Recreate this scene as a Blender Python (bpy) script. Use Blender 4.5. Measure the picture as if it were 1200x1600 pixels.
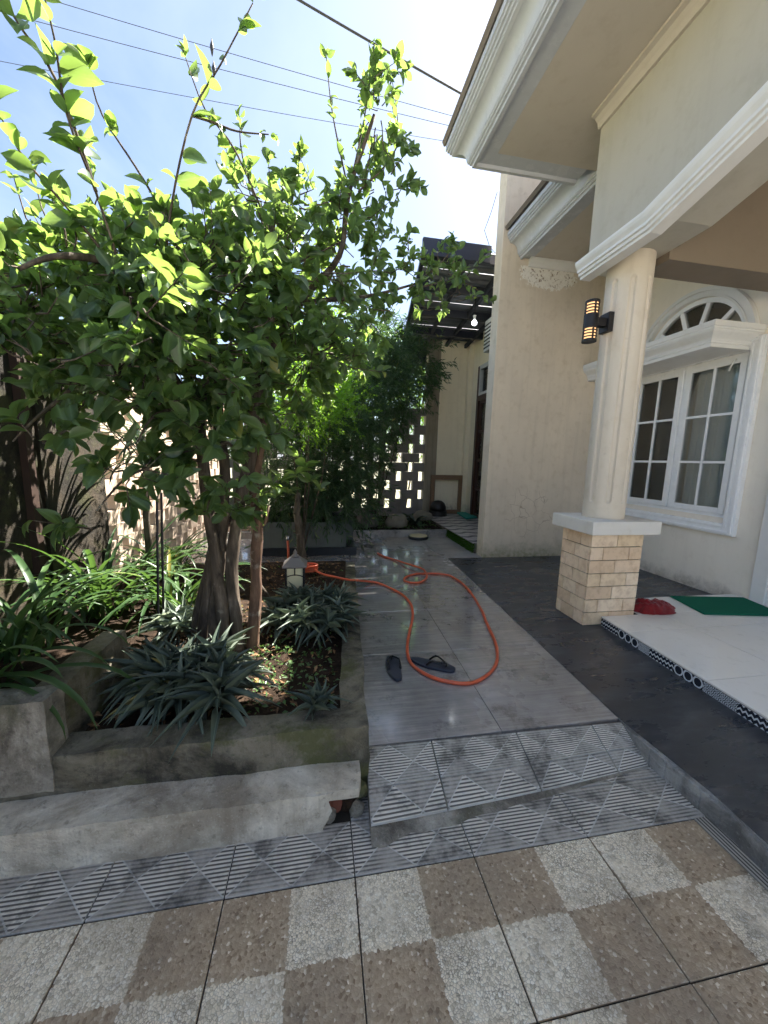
import bpy, bmesh, math, random
import numpy as np
from mathutils import Vector, Matrix, noise as mnoise

for o in list(bpy.data.objects):
    bpy.data.objects.remove(o)
SC = bpy.context.scene
COL = SC.collection
R = math.radians
rng = np.random.default_rng(7)
random.seed(7)

# ------------------------------------------------------------------ camera
CAM_F, CAM_PITCH, CAM_YAW, CAM_ROLL, CAM_H = 567.0, R(-8.23), R(9.92), R(1.49), 1.40
_fw = Vector((math.sin(CAM_YAW) * math.cos(CAM_PITCH), math.cos(CAM_YAW) * math.cos(CAM_PITCH), math.sin(CAM_PITCH)))
_r = Vector((math.cos(CAM_YAW), -math.sin(CAM_YAW), 0))
_u = _r.cross(_fw)
_R2 = _r * math.cos(CAM_ROLL) + _u * math.sin(CAM_ROLL)
_U2 = -_r * math.sin(CAM_ROLL) + _u * math.cos(CAM_ROLL)
CAMPOS = Vector((0, 0, CAM_H))
cam = bpy.data.cameras.new('camera')
cam.sensor_fit = 'VERTICAL'
cam.sensor_height = 36.0
cam.lens = 36.0 * CAM_F / 1600.0
cam.clip_start = 0.02
cam.clip_end = 2000
camo = bpy.data.objects.new('camera', cam)
m3 = Matrix((_R2, _U2, -_fw)).transposed()
camo.matrix_world = Matrix.Translation(CAMPOS) @ m3.to_4x4()
COL.objects.link(camo)
SC.camera = camo

# ------------------------------------------------------------------ sky, sun, exposure
SUN_AZ, SUN_EL = R(50), R(52)       # azimuth measured from +y towards +x
world = bpy.data.worlds.new('World')
SC.world = world
world.use_nodes = True
wn = world.node_tree
wn.nodes.clear()
w_out = wn.nodes.new('ShaderNodeOutputWorld')
w_bg = wn.nodes.new('ShaderNodeBackground')
w_sky = wn.nodes.new('ShaderNodeTexSky')
w_sky.sky_type = 'NISHITA'
w_sky.sun_disc = False
w_sky.sun_elevation = SUN_EL
w_sky.sun_rotation = SUN_AZ
w_sky.air_density = 1.0
w_sky.dust_density = 1.2
w_sky.ozone_density = 1.5
w_bg.inputs['Strength'].default_value = 0.053
w_tc = wn.nodes.new('ShaderNodeTexCoord')
w_sep = wn.nodes.new('ShaderNodeSeparateXYZ')
wn.links.new(w_tc.outputs['Generated'], w_sep.inputs[0])
w_add = wn.nodes.new('ShaderNodeMath'); w_add.operation = 'ADD'; w_add.inputs[1].default_value = 0.25
wn.links.new(w_sep.outputs['Z'], w_add.inputs[0])
w_mx = wn.nodes.new('ShaderNodeMath'); w_mx.operation = 'MAXIMUM'; w_mx.inputs[1].default_value = 0.1
wn.links.new(w_add.outputs[0], w_mx.inputs[0])
w_dx = wn.nodes.new('ShaderNodeMath'); w_dx.operation = 'DIVIDE'
w_dy = wn.nodes.new('ShaderNodeMath'); w_dy.operation = 'DIVIDE'
wn.links.new(w_sep.outputs['X'], w_dx.inputs[0]); wn.links.new(w_mx.outputs[0], w_dx.inputs[1])
wn.links.new(w_sep.outputs['Y'], w_dy.inputs[0]); wn.links.new(w_mx.outputs[0], w_dy.inputs[1])
w_cmb = wn.nodes.new('ShaderNodeCombineXYZ')
wn.links.new(w_dx.outputs[0], w_cmb.inputs[0]); wn.links.new(w_dy.outputs[0], w_cmb.inputs[1])
w_noi = wn.nodes.new('ShaderNodeTexNoise')
w_noi.inputs['Scale'].default_value = 1.7
w_noi.inputs['Detail'].default_value = 7
w_noi.inputs['Roughness'].default_value = 0.55
w_noi.inputs['Distortion'].default_value = 0.4
wn.links.new(w_cmb.outputs[0], w_noi.inputs['Vector'])
w_rmp = wn.nodes.new('ShaderNodeValToRGB')
w_rmp.color_ramp.elements[0].position = 0.38; w_rmp.color_ramp.elements[0].color = (0.08, 0.08, 0.08, 1)
w_rmp.color_ramp.elements[1].position = 0.74; w_rmp.color_ramp.elements[1].color = (0.8, 0.8, 0.8, 1)
wn.links.new(w_noi.outputs['Fac'], w_rmp.inputs[0])
w_mix = wn.nodes.new('ShaderNodeMix'); w_mix.data_type = 'RGBA'
wn.links.new(w_rmp.outputs[0], w_mix.inputs[0])
wn.links.new(w_sky.outputs[0], w_mix.inputs[6])
w_mix.inputs[7].default_value = (3.3, 3.9, 5.2, 1)      # cloud, same units as the sky
wn.links.new(w_mix.outputs[2], w_bg.inputs['Color'])
wn.links.new(w_bg.outputs[0], w_out.inputs[0])

sun = bpy.data.lights.new('sun', 'SUN')
sun.energy = 5.0
sun.angle = R(0.5)
sun.color = (1.0, 0.95, 0.86)
suno = bpy.data.objects.new('sun', sun)
sdir = Vector((math.sin(SUN_AZ) * math.cos(SUN_EL), math.cos(SUN_AZ) * math.cos(SUN_EL), math.sin(SUN_EL)))
suno.rotation_euler = sdir.to_track_quat('Z', 'Y').to_euler()
suno.location = sdir * 30
COL.objects.link(suno)

SC.view_settings.view_transform = 'Standard'
SC.view_settings.look = 'None'
SC.view_settings.gamma = 1
SC.view_settings.use_curve_mapping = False
SC.view_settings.exposure = 2.42
SC.cycles.use_denoising = True
SC.cycles.max_bounces = 8
SC.cycles.diffuse_bounces = 5
SC.cycles.glossy_bounces = 3
SC.cycles.transmission_bounces = 4
SC.cycles.transparent_max_bounces = 8
SC.cycles.use_adaptive_sampling = True
SC.cycles.adaptive_threshold = 0.03
SC.cycles.caustics_reflective = False
SC.cycles.caustics_refractive = False

# ------------------------------------------------------------------ helpers: measuring
def ray(px, py):
    return _R2 * ((px - 600) / CAM_F) + _U2 * ((800 - py) / CAM_F) + _fw
def onz(px, py, z):
    d = ray(px, py); return CAMPOS + d * ((z - CAM_H) / d.z)
def onx(px, py, x):
    d = ray(px, py); return CAMPOS + d * (x / d.x)
def ony(px, py, y):
    d = ray(px, py); return CAMPOS + d * (y / d.y)

# ------------------------------------------------------------------ helpers: materials
def lin(c):
    return tuple((x / 12.92 if x <= 0.04045 else ((x + 0.055) / 1.055) ** 2.4) for x in [v / 255 for v in c])
class NT:
    def __init__(s, name):
        s.m = bpy.data.materials.new(name); s.m.use_nodes = True
        s.t = s.m.node_tree; s.t.nodes.clear()
        s.out = s.t.nodes.new('ShaderNodeOutputMaterial')
    def setin(s, sock, v):
        if isinstance(v, bpy.types.NodeSocket): s.t.links.new(v, sock)
        elif v is not None:
            if sock.type == 'RGBA' and hasattr(v, '__len__') and len(v) == 3: v = (*v, 1)
            sock.default_value = v
    def n(s, typ, props=None, **ins):
        nd = s.t.nodes.new(typ)
        for k, v in (props or {}).items(): setattr(nd, k, v)
        for k, v in ins.items(): s.setin(nd.inputs[k.replace('_', ' ')], v)
        return nd
    def M(s, op, a, b=None, c=None, clamp=False):
        nd = s.t.nodes.new('ShaderNodeMath'); nd.operation = op; nd.use_clamp = clamp
        s.setin(nd.inputs[0], a)
        if b is not None: s.setin(nd.inputs[1], b)
        if c is not None: s.setin(nd.inputs[2], c)
        return nd.outputs[0]
    def mix(s, f, a, b, blend='MIX'):
        nd = s.t.nodes.new('ShaderNodeMix'); nd.data_type = 'RGBA'; nd.blend_type = blend; nd.clamp_factor = True
        s.setin(nd.inputs[0], f); s.setin(nd.inputs[6], a); s.setin(nd.inputs[7], b)
        return nd.outputs[2]
    def ramp(s, f, stops):
        nd = s.t.nodes.new('ShaderNodeValToRGB'); cr = nd.color_ramp
        while len(cr.elements) < len(stops): cr.elements.new(0.5)
        for e, (p, c) in zip(cr.elements, stops):
            e.position = p
            if not hasattr(c, '__len__'): c = (c, c, c)
            e.color = (*c[:3], 1)
        s.setin(nd.inputs[0], f); return nd.outputs[0]
    def pos(s): return s.t.nodes.new('ShaderNodeNewGeometry').outputs['Position']
    def uv(s): return s.t.nodes.new('ShaderNodeUVMap').outputs[0]
    def sep(s, v):
        nd = s.n('ShaderNodeSeparateXYZ'); s.setin(nd.inputs[0], v); return nd.outputs
    def comb(s, x, y, z=0.0):
        nd = s.n('ShaderNodeCombineXYZ')
        for i, v in enumerate((x, y, z)): s.setin(nd.inputs[i], v)
        return nd.outputs[0]
    def map(s, v, scale=(1, 1, 1), loc=(0, 0, 0), rot=(0, 0, 0)):
        nd = s.n('ShaderNodeMapping'); s.setin(nd.inputs[0], v)
        nd.inputs['Location'].default_value = loc; nd.inputs['Rotation'].default_value = rot; nd.inputs['Scale'].default_value = scale
        return nd.outputs[0]
    def noise(s, v, scale, detail=4, rough=0.55, dist=0.0):
        nd = s.n('ShaderNodeTexNoise'); s.setin(nd.inputs['Vector'], v)
        nd.inputs['Scale'].default_value = scale; nd.inputs['Detail'].default_value = detail
        nd.inputs['Roughness'].default_value = rough; nd.inputs['Distortion'].default_value = dist
        return nd.outputs['Fac']
    def vor(s, v, scale, feature='F1', rnd=1.0):
        nd = s.n('ShaderNodeTexVoronoi', {'feature': feature}); s.setin(nd.inputs['Vector'], v)
        nd.inputs['Scale'].default_value = scale; nd.inputs['Randomness'].default_value = rnd
        return nd
    def bump(s, h, strength=0.3, dist=0.01, normal=None):
        nd = s.n('ShaderNodeBump'); s.setin(nd.inputs['Height'], h)
        nd.inputs['Strength'].default_value = strength; nd.inputs['Distance'].default_value = dist
        if normal is not None: s.setin(nd.inputs['Normal'], normal)
        return nd.outputs[0]
    def bsdf(s, color, rough=0.6, metal=0.0, normal=None, spec=0.5, **kw):
        nd = s.n('ShaderNodeBsdfPrincipled')
        s.setin(nd.inputs['Base Color'], color); s.setin(nd.inputs['Roughness'], rough); s.setin(nd.inputs['Metallic'], metal)
        s.setin(nd.inputs['Specular IOR Level'], spec)
        if normal is not None: s.setin(nd.inputs['Normal'], normal)
        for k, v in kw.items(): s.setin(nd.inputs[k.replace('_', ' ')], v)
        s.t.links.new(nd.outputs[0], s.out.inputs[0])
        return nd
def g(v): return (v, v, v)

MAT = {}
def plaster(name, col, var=0.10, dirt=0.35, foot=None, footh=0.35, moss=False, cracks=0.0, rough=0.75, bump=0.12, spots=0.0, streak=0.0):
    t = NT(name); p = t.pos()
    n1 = t.noise(p, 1.3, 5, 0.6); n2 = t.noise(p, 9, 5, 0.65); n3 = t.noise(p, 60, 3, 0.6)
    c = t.mix(t.ramp(n1, [(0.3, 0.0), (0.75, 1.0)]), col, tuple(x * (1 - var * 1.6) for x in col))
    c = t.mix(t.M('MULTIPLY', t.ramp(n2, [(0.52, 0.0), (0.75, 1.0)]), dirt), c, tuple(x * y for x, y in zip(col, (0.66, 0.61, 0.52))))
    if streak:
        ns = t.noise(t.map(p, (7, 7, 0.35)), 2.0, 4, 0.6)
        c = t.mix(t.M('MULTIPLY', t.ramp(ns, [(0.5, 0.0), (0.72, 1.0)]), streak), c, tuple(x * y for x, y in zip(col, (0.5, 0.49, 0.45))))
    if spots:
        ns = t.noise(t.map(p, (1, 1, 1.6), (3.1, 0, 0)), 22, 2, 0.5)
        c = t.mix(t.M('MULTIPLY', t.ramp(ns, [(0.70, 0.0), (0.74, 1.0)]), spots), c, (0.10, 0.085, 0.06))
    if foot is not None:
        z = t.sep(p)[2]
        h = t.M('ADD', footh, t.M('MULTIPLY', t.M('SUBTRACT', t.noise(p, 5, 5, 0.7), 0.5), footh * 2.2))
        f = t.M('DIVIDE', t.M('SUBTRACT', h, t.M('SUBTRACT', z, foot)), footh, clamp=True)
        f = t.M('MULTIPLY', f, t.ramp(t.noise(p, 14, 5, 0.7), [(0.3, 0.15), (0.7, 1.0)]))
        c = t.mix(t.M('MULTIPLY', f, 0.9), c, (0.15, 0.16, 0.05) if moss else (0.26, 0.22, 0.16))
    hgt = t.M('ADD', t.M('MULTIPLY', n2, 0.6), t.M('MULTIPLY', n3, 0.25))
    if cracks:
        v = t.vor(t.mix(0.12, p, t.n('ShaderNodeTexNoise', Vector=p, Scale=4.0).outputs['Color']), 3.2, 'DISTANCE_TO_EDGE')
        cr = t.M('LESS_THAN', v.outputs['Distance'], 0.012)
        cr = t.M('MULTIPLY', cr, t.ramp(t.noise(p, 1.9, 2), [(0.52, 0.0), (0.6, 1.0)]))
        zz = t.sep(p)[2]
        cr = t.M('MULTIPLY', cr, t.M('LESS_THAN', zz, 1.15))
        c = t.mix(t.M('MULTIPLY', cr, cracks), c, (0.17, 0.12, 0.08))
        hgt = t.M('SUBTRACT', hgt, cr)
    t.bsdf(c, t.ramp(n2, [(0.3, rough - 0.1), (0.7, rough + 0.08)]), normal=t.bump(hgt, bump, 0.01), spec=0.3)
    MAT[name] = t.m
CREAM = lin((234, 220, 204))
plaster('wall_cream', CREAM, 0.06, 0.25, foot=0.1, footh=0.20, cracks=0.0, spots=0.05)
plaster('wall_porch', lin((242, 234, 220)), 0.05, 0.2, streak=0.08, foot=0.1, footh=0.14)
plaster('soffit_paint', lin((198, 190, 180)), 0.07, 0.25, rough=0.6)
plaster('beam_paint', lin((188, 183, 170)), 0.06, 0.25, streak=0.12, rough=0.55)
plaster('window_white', lin((246, 247, 248)), 0.03, 0.08, rough=0.3, bump=0.02)
plaster('white_trim', lin((232, 231, 228)), 0.05, 0.2, rough=0.42, bump=0.05)
plaster('gloss_paint', lin((192, 196, 204)), 0.06, 0.2, rough=0.26, bump=0.03, streak=0.1)
plaster('column_paint', lin((220, 209, 192)), 0.07, 0.3, streak=0.16, rough=0.5, spots=0.10)
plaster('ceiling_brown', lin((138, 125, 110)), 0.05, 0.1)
plaster('cap_white', lin((226, 222, 214)), 0.05, 0.3, rough=0.6)
plaster('annex_wall', lin((250, 240, 216)), 0.06, 0.2, foot=0.25, footh=0.3, streak=0.15)
plaster('annex_stain', lin((158, 150, 134)), 0.15, 0.6, streak=0.8)
def concrete(name, base, dark, light, moss=0.0, foot=None, amount=0.8):
    t = NT(name); p = t.pos()
    a = t.noise(p, 2.3, 7, 0.68, 0.6); b = t.noise(t.map(p, (1, 1, 1), (5, 2, 1)), 5.5, 6, 0.7, 0.3); f = t.noise(p, 34, 5, 0.7); ff = t.noise(p, 120, 3, 0.6)
    st = t.noise(t.map(p, (5, 5, 0.5)), 2.2, 5, 0.65)
    c = t.mix(t.ramp(b, [(0.38, 0.0), (0.62, 1.0)]), base, light)
    c = t.mix(t.M('MULTIPLY', t.ramp(a, [(0.43, 0.0), (0.58, 1.0)]), amount), c, dark)
    c = t.mix(t.M('MULTIPLY', t.ramp(st, [(0.5, 0.0), (0.66, 1.0)]), amount * 0.6), c, dark)
    c = t.mix(t.M('MULTIPLY', t.ramp(f, [(0.56, 0.0), (0.68, 1.0)]), 0.45), c, tuple(x * 0.55 for x in dark))
    c = t.mix(t.M('MULTIPLY', t.ramp(ff, [(0.6, 0.0), (0.75, 1.0)]), 0.3), c, tuple(min(1, x * 1.4) for x in light))
    if moss:
        m_ = t.noise(t.map(p, (1, 1, 1), (1, 7, 3)), 4.0, 6, 0.7)
        c = t.mix(t.M('MULTIPLY', t.ramp(m_, [(0.52, 0.0), (0.62, 1.0)]), moss), c, (0.085, 0.092, 0.032))
    h = t.M('ADD', t.M('MULTIPLY', f, 0.6), t.M('MULTIPLY', ff, 0.3))
    t.bsdf(c, 0.85, normal=t.bump(t.M('ADD', h, t.M('MULTIPLY', b, 1.2)), 0.9, 0.014), spec=0.25); MAT[name] = t.m
concrete('concrete_old', lin((142, 136, 124)), lin((82, 76, 68)), lin((172, 166, 154)), 0.35)
concrete('concrete_kerb', lin((204, 194, 176)), lin((116, 102, 84)), lin((226, 218, 202)), 0.15, amount=0.6)
concrete('bounce_paving', lin((208, 200, 186)), lin((182, 172, 156)), lin((222, 215, 203)))
concrete('concrete_moss', lin((110, 103, 84)), lin((50, 48, 42)), lin((132, 126, 112)), 0.8, amount=0.95)
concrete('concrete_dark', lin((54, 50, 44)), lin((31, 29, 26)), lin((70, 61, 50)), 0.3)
plaster('lattice_pale', lin((196, 176, 158)), 0.15, 0.5, streak=0.3, bump=0.3)
plaster('lattice_dark', lin((146, 141, 138)), 0.2, 0.6, streak=0.4, bump=0.35)
plaster('fibre_cement', lin((112, 118, 114)), 0.2, 0.5, streak=0.3, bump=0.2)
plaster('black_stone', lin((48, 50, 54)), 0.2, 0.5, rough=0.35, bump=0.2)
plaster('mortar', lin((110, 104, 94)), 0.2, 0.6, bump=0.4)
plaster('joint_brown', lin((74, 54, 40)), 0.2, 0.6, bump=0.4)
plaster('joint_dark', lin((58, 55, 50)), 0.2, 0.6, bump=0.4)
concrete('slab_side', lin((150, 148, 144)), lin((92, 90, 88)), lin((182, 180, 176)), 0.05)
plaster('roof_grey', lin((120, 110, 100)), 0.1, 0.4)

def simple(name, col, rough=0.5, metal=0.0, var=0.15, nscale=20, bump=0.05, spec=0.5, **kw):
    t = NT(name); p = t.pos()
    n = t.noise(p, nscale, 4, 0.6)
    c = t.mix(n, tuple(x * (1 - var) for x in col), tuple(min(1, x * (1 + var)) for x in col))
    t.bsdf(c, t.ramp(n, [(0.3, max(0.02, rough - 0.06)), (0.7, min(1, rough + 0.06))]), metal, t.bump(n, bump, 0.005), spec, **kw)
    MAT[name] = t.m
simple('dark_metal', lin((42, 42, 46)), 0.45, 0.6)
simple('lamp_black', lin((38, 36, 38)), 0.4, 0.3)
simple('rust_metal', lin((52, 36, 28)), 0.8, 0.2, 0.5, 12, 0.3)
simple('lantern_metal', lin((120, 116, 118)), 0.5, 0.4)
simple('wood_brown', lin((132, 104, 80)), 0.6, 0, 0.3, 30)
simple('door_wood', lin((66, 40, 32)), 0.4, 0, 0.3, 25)
simple('rubber_black', lin((40, 45, 60)), 0.4, 0, 0.3, 40, 0.1)
simple('strap_black', lin((22, 23, 27)), 0.3, 0, 0.2, 40, 0.05)
simple('hose_orange', lin((204, 92, 58)), 0.34, 0, 0.35, 14, 0.08)
simple('teal_mat', lin((58, 150, 132)), 0.85, 0, 0.2, 60, 0.4)
simple('stone_dark', lin((82, 78, 72)), 0.8, 0, 0.4, 9, 0.6)
simple('stone_grey', lin((118, 112, 98)), 0.85, 0, 0.45, 8, 0.6)
simple('cable_black', lin((40, 42, 48)), 0.6)
simple('plastic_grey', lin((200, 202, 200)), 0.5)
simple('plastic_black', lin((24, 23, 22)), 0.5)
simple('drain_lid', lin((196, 186, 150)), 0.7, 0, 0.25, 25, 0.3)
simple('brass', lin((180, 140, 60)), 0.35, 0.9)
simple('roof_metal', lin((60, 64, 76)), 0.5, 0.5)
simple('brick_red', lin((116, 66, 50)), 0.9, 0, 0.5, 25, 0.8)
simple('soil_pot', lin((120, 70, 48)), 0.8, 0, 0.3, 10, 0.3)
simple('flower_orange', lin((250, 150, 20)), 0.5)
simple('handle_metal', lin((190, 190, 190)), 0.25, 0.9)
simple('curtain_rail', lin((120, 118, 112)), 0.5)

def m_pebble():
    t = NT('pebble_tile'); uv = t.uv()
    wv = t.n('ShaderNodeTexNoise', Vector=uv, Scale=30.0)
    v = t.vor(uv, 54, 'F1', 0.95); ed = t.vor(uv, 54, 'DISTANCE_TO_EDGE', 0.95)
    cell = v.outputs['Position']; s = t.sep(cell)
    a = t.M('LESS_THAN', t.M('FRACT', s[0]), 0.5); b = t.M('LESS_THAN', t.M('FRACT', s[1]), 0.5)
    x = t.M('ABSOLUTE', t.M('SUBTRACT', a, b))        # checker by pebble
    rc = t.sep(v.outputs['Color'])
    cream = t.ramp(rc[0], [(0.0, lin((196, 182, 158))), (0.25, lin((232, 218, 192))), (0.8, lin((243, 231, 208))), (1.0, lin((250, 242, 224)))])
    brown = t.ramp(rc[0], [(0.0, lin((140, 118, 94))), (0.14, lin((168, 147, 121))), (0.75, lin((184, 163, 136))), (0.95, lin((196, 177, 150))), (1.0, lin((236, 224, 202)))])
    c = t.mix(x, cream, brown)
    gap = t.ramp(ed.outputs['Distance'], [(0.02, 1.0), (0.11, 0.0)])
    gs = t.M('MULTIPLY', gap, t.M('SUBTRACT', 0.72, t.M('MULTIPLY', x, 0.56)))
    dirtm = t.ramp(t.noise(t.pos(), 4, 7, 0.72), [(0.38, 0.15), (0.62, 1.0)])
    c = t.mix(t.M('MULTIPLY', gs, dirtm), c, lin((58, 50, 42)))
    big = t.noise(t.pos(), 2.4, 5, 0.65)
    c = t.mix(t.M('MULTIPLY', t.ramp(big, [(0.44, 0.0), (0.62, 1.0)]), 0.45), c, lin((134, 121, 106)))
    c = t.mix(t.M('MULTIPLY', t.ramp(t.noise(t.pos(), 9, 8, 0.78), [(0.54, 0.0), (0.66, 1.0)]), 0.45), c, lin((98, 86, 74)))
    h = t.ramp(ed.outputs['Distance'], [(0.0, 0.0), (0.2, 0.85), (0.4, 1.0)])
    t.bsdf(c, t.ramp(rc[1], [(0, 0.5), (1, 0.75)]), normal=t.bump(h, 0.38, 0.003), spec=0.3)
    MAT['pebble_tile'] = t.m
m_pebble()

def m_diamond():
    # u: 0..2 across the tile (two crossings), v: 0..1 ; ribs run along u
    t = NT('diamond_tile'); uv = t.uv(); s = t.sep(uv)
    cu = t.M('SUBTRACT', t.M('FRACT', s[0]), 0.5); cv = t.M('SUBTRACT', t.M('FRACT', s[1]), 0.5)
    au = t.M('ABSOLUTE', cu); av = t.M('ABSOLUTE', cv)
    d = t.M('SUBTRACT', au, av)
    strong = t.M('GREATER_THAN', d, 0.0)
    line = t.M('LESS_THAN', t.M('ABSOLUTE', d), 0.016)
    rib = t.M('SINE', t.M('MULTIPLY', s[1], 2 * math.pi * 14))
    ribs = t.ramp(t.M('MULTIPLY_ADD', rib, 0.5, 0.5), [(0.30, 0.0), (0.55, 1.0)])
    p = t.pos(); big = t.noise(p, 3.5, 5, 0.65); fine = t.noise(p, 70, 3, 0.6)
    wear = t.noise(p, 14, 4, 0.6)
    top = t.mix(big, lin((198, 192, 182)), lin((228, 222, 210)))
    groove = t.mix(big, lin((84, 81, 78)), lin((118, 113, 106)))
    c_strong = t.mix(ribs, groove, top)
    weakbase = t.mix(fine, lin((146, 141, 134)), lin((196, 190, 180)))
    wk = t.M('MULTIPLY', t.M('SUBTRACT', 1.0, ribs), t.ramp(wear, [(0.35, 0.15), (0.6, 0.85)]))
    c_weak = t.mix(wk, weakbase, lin((96, 93, 88)))
    c = t.mix(strong, c_weak, c_strong)
    c = t.mix(t.M('MULTIPLY', line, t.ramp(wear, [(0.3, 0.35), (0.6, 0.95)])), c, lin((196, 195, 190)))
    c = t.mix(t.M('MULTIPLY', t.ramp(big, [(0.50, 0.0), (0.72, 1.0)]), 0.7), c, lin((70, 68, 66)))
    gri = t.noise(p, 7, 8, 0.78)
    c = t.mix(t.M('MULTIPLY', t.ramp(gri, [(0.52, 0.0), (0.62, 1.0)]), 0.5), c, lin((66, 63, 60)))
    hh = t.M('MULTIPLY', ribs, t.M('MULTIPLY_ADD', strong, 0.7, 0.3))
    t.bsdf(c, 0.62, normal=t.bump(t.M('ADD', hh, t.M('MULTIPLY', fine, 0.2)), 0.55, 0.004), spec=0.35)
    MAT['diamond_tile'] = t.m
m_diamond()

def m_sidestrip():
    t = NT('ribbed_strip'); s = t.sep(t.uv()); p = t.pos(); big = t.noise(p, 6, 4, 0.6)
    rib = t.ramp(t.M('MULTIPLY_ADD', t.M('SINE', t.M('MULTIPLY', s[0], 2 * math.pi * 5)), 0.5, 0.5), [(0.3, 0.0), (0.6, 1.0)])
    c = t.mix(rib, lin((84, 80, 74)), t.mix(big, lin((150, 145, 136)), lin((206, 199, 186))))
    t.bsdf(c, 0.65, normal=t.bump(rib, 0.5, 0.004), spec=0.3); MAT['ribbed_strip'] = t.m
m_sidestrip()

def m_slab():
    t = NT('grey_slab'); p = t.pos()
    oi = t.n('ShaderNodeObjectInfo').outputs['Random']
    pp = t.n('ShaderNodeVectorMath', {'operation': 'ADD'}); t.setin(pp.inputs[0], p); t.setin(pp.inputs[1], t.comb(t.M('MULTIPLY', oi, 9.0), t.M('MULTIPLY', oi, 5.0)))
    gr = t.M('ADD', t.M('MULTIPLY', t.noise(t.map(pp.outputs[0], (1.6, 26, 1)), 1.6, 6, 0.62, 0.5), 0.6), t.M('MULTIPLY', t.noise(pp.outputs[0], 5, 6, 0.7), 0.4))
    gr2 = t.noise(t.map(pp.outputs[0], (3, 90, 1)), 1.5, 3, 0.6)
    cl = t.noise(p, 1.7, 5, 0.6)
    c = t.ramp(gr, [(0.30, lin((108, 102, 97))), (0.5, lin((154, 147, 140))), (0.70, lin((188, 181, 173)))])
    c = t.mix(t.M('MULTIPLY', t.ramp(gr2, [(0.5, 0.0), (0.7, 1.0)]), 0.35), c, lin((88, 85, 88)))
    c = t.mix(t.M('MULTIPLY', t.ramp(cl, [(0.45, 0.0), (0.7, 1.0)]), 0.5), c, lin((176, 175, 180)))
    blot = t.noise(p, 5, 8, 0.78)
    c = t.mix(t.M('MULTIPLY', t.ramp(blot, [(0.54, 0.0), (0.64, 1.0)]), 0.65), c, lin((72, 68, 65)))
    sc = t.noise(p, 55, 3, 0.7)
    c = t.mix(t.M('MULTIPLY', t.ramp(sc, [(0.66, 0.0), (0.72, 1.0)]), 0.4), c, lin((168, 166, 164)))
    # wetness: a film of water over the middle of the path, drying towards the ramp
    s = t.sep(p)
    w = t.M('SUBTRACT', 1.15, t.M('DIVIDE', t.M('ABSOLUTE', t.M('SUBTRACT', s[1], 3.5)), 2.3))
    w = t.M('SUBTRACT', w, t.M('MULTIPLY', t.M('MAXIMUM', t.M('SUBTRACT', s[0], 0.9), 0.0), 0.6))
    w = t.M('ADD', w, t.M('MULTIPLY', t.M('SUBTRACT', t.noise(t.map(p, (1, 0.8, 1)), 2.6, 4, 0.6), 0.5), 1.5))
    wet = t.ramp(w, [(0.12, 0.0), (0.55, 1.0)])
    c = t.mix(t.M('MULTIPLY', wet, 0.35), c, lin((84, 84, 92)))
    rough = t.mix(wet, g(0.36), g(0.05))
    hb = t.M('MULTIPLY', gr, t.M('SUBTRACT', 1.0, t.M('MULTIPLY', wet, 0.93)))
    hb = t.M('ADD', hb, t.M('MULTIPLY', t.noise(p, 9, 2, 0.5), 0.05))
    t.bsdf(c, rough, normal=t.bump(hb, 0.22, 0.004), spec=t.mix(wet, g(0.5), g(1.0)), Coat_Weight=wet, Coat_Roughness=0.25, Coat_IOR=1.9)
    MAT['grey_slab'] = t.m
m_slab()

def m_slate():
    t = NT('dark_slate'); p = t.pos()
    st = t.noise(t.map(p, (1.4, 7, 1), rot=(0, 0, 0.12)), 2.0, 5, 0.6, 0.5)
    cl = t.noise(p, 2.0, 5, 0.6)
    c = t.ramp(st, [(0.3, lin((42, 45, 51))), (0.55, lin((55, 58, 64))), (0.78, lin((94, 96, 100)))])
    c = t.mix(t.M('MULTIPLY', t.ramp(cl, [(0.5, 0.0), (0.75, 1.0)]), 0.4), c, lin((90, 92, 98)))
    sm = t.noise(t.map(p, (1, 2.5, 1)), 3.5, 6, 0.7)
    c = t.mix(t.M('MULTIPLY', t.ramp(sm, [(0.55, 0.0), (0.7, 1.0)]), 0.35), c, lin((112, 114, 116)))
    t.bsdf(c, t.ramp(sm, [(0.3, 0.16), (0.7, 0.45)]), normal=t.bump(st, 0.06, 0.004), spec=0.5)
    MAT['dark_slate'] = t.m
m_slate()

def m_gloss_tile():
    t = NT('porcelain_cream'); p = t.pos(); n = t.noise(p, 2.0, 3, 0.5); f = t.noise(p, 14, 5, 0.65)
    c = t.mix(n, lin((244, 241, 235)), lin((234, 230, 222)))
    c = t.mix(t.M('MULTIPLY', t.ramp(f, [(0.55, 0.0), (0.75, 1.0)]), 0.2), c, lin((150, 142, 130)))
    t.bsdf(c, t.ramp(f, [(0.35, 0.05), (0.7, 0.16)]), normal=t.bump(n, 0.02, 0.005)); MAT['porcelain_cream'] = t.m
m_gloss_tile()

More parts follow.
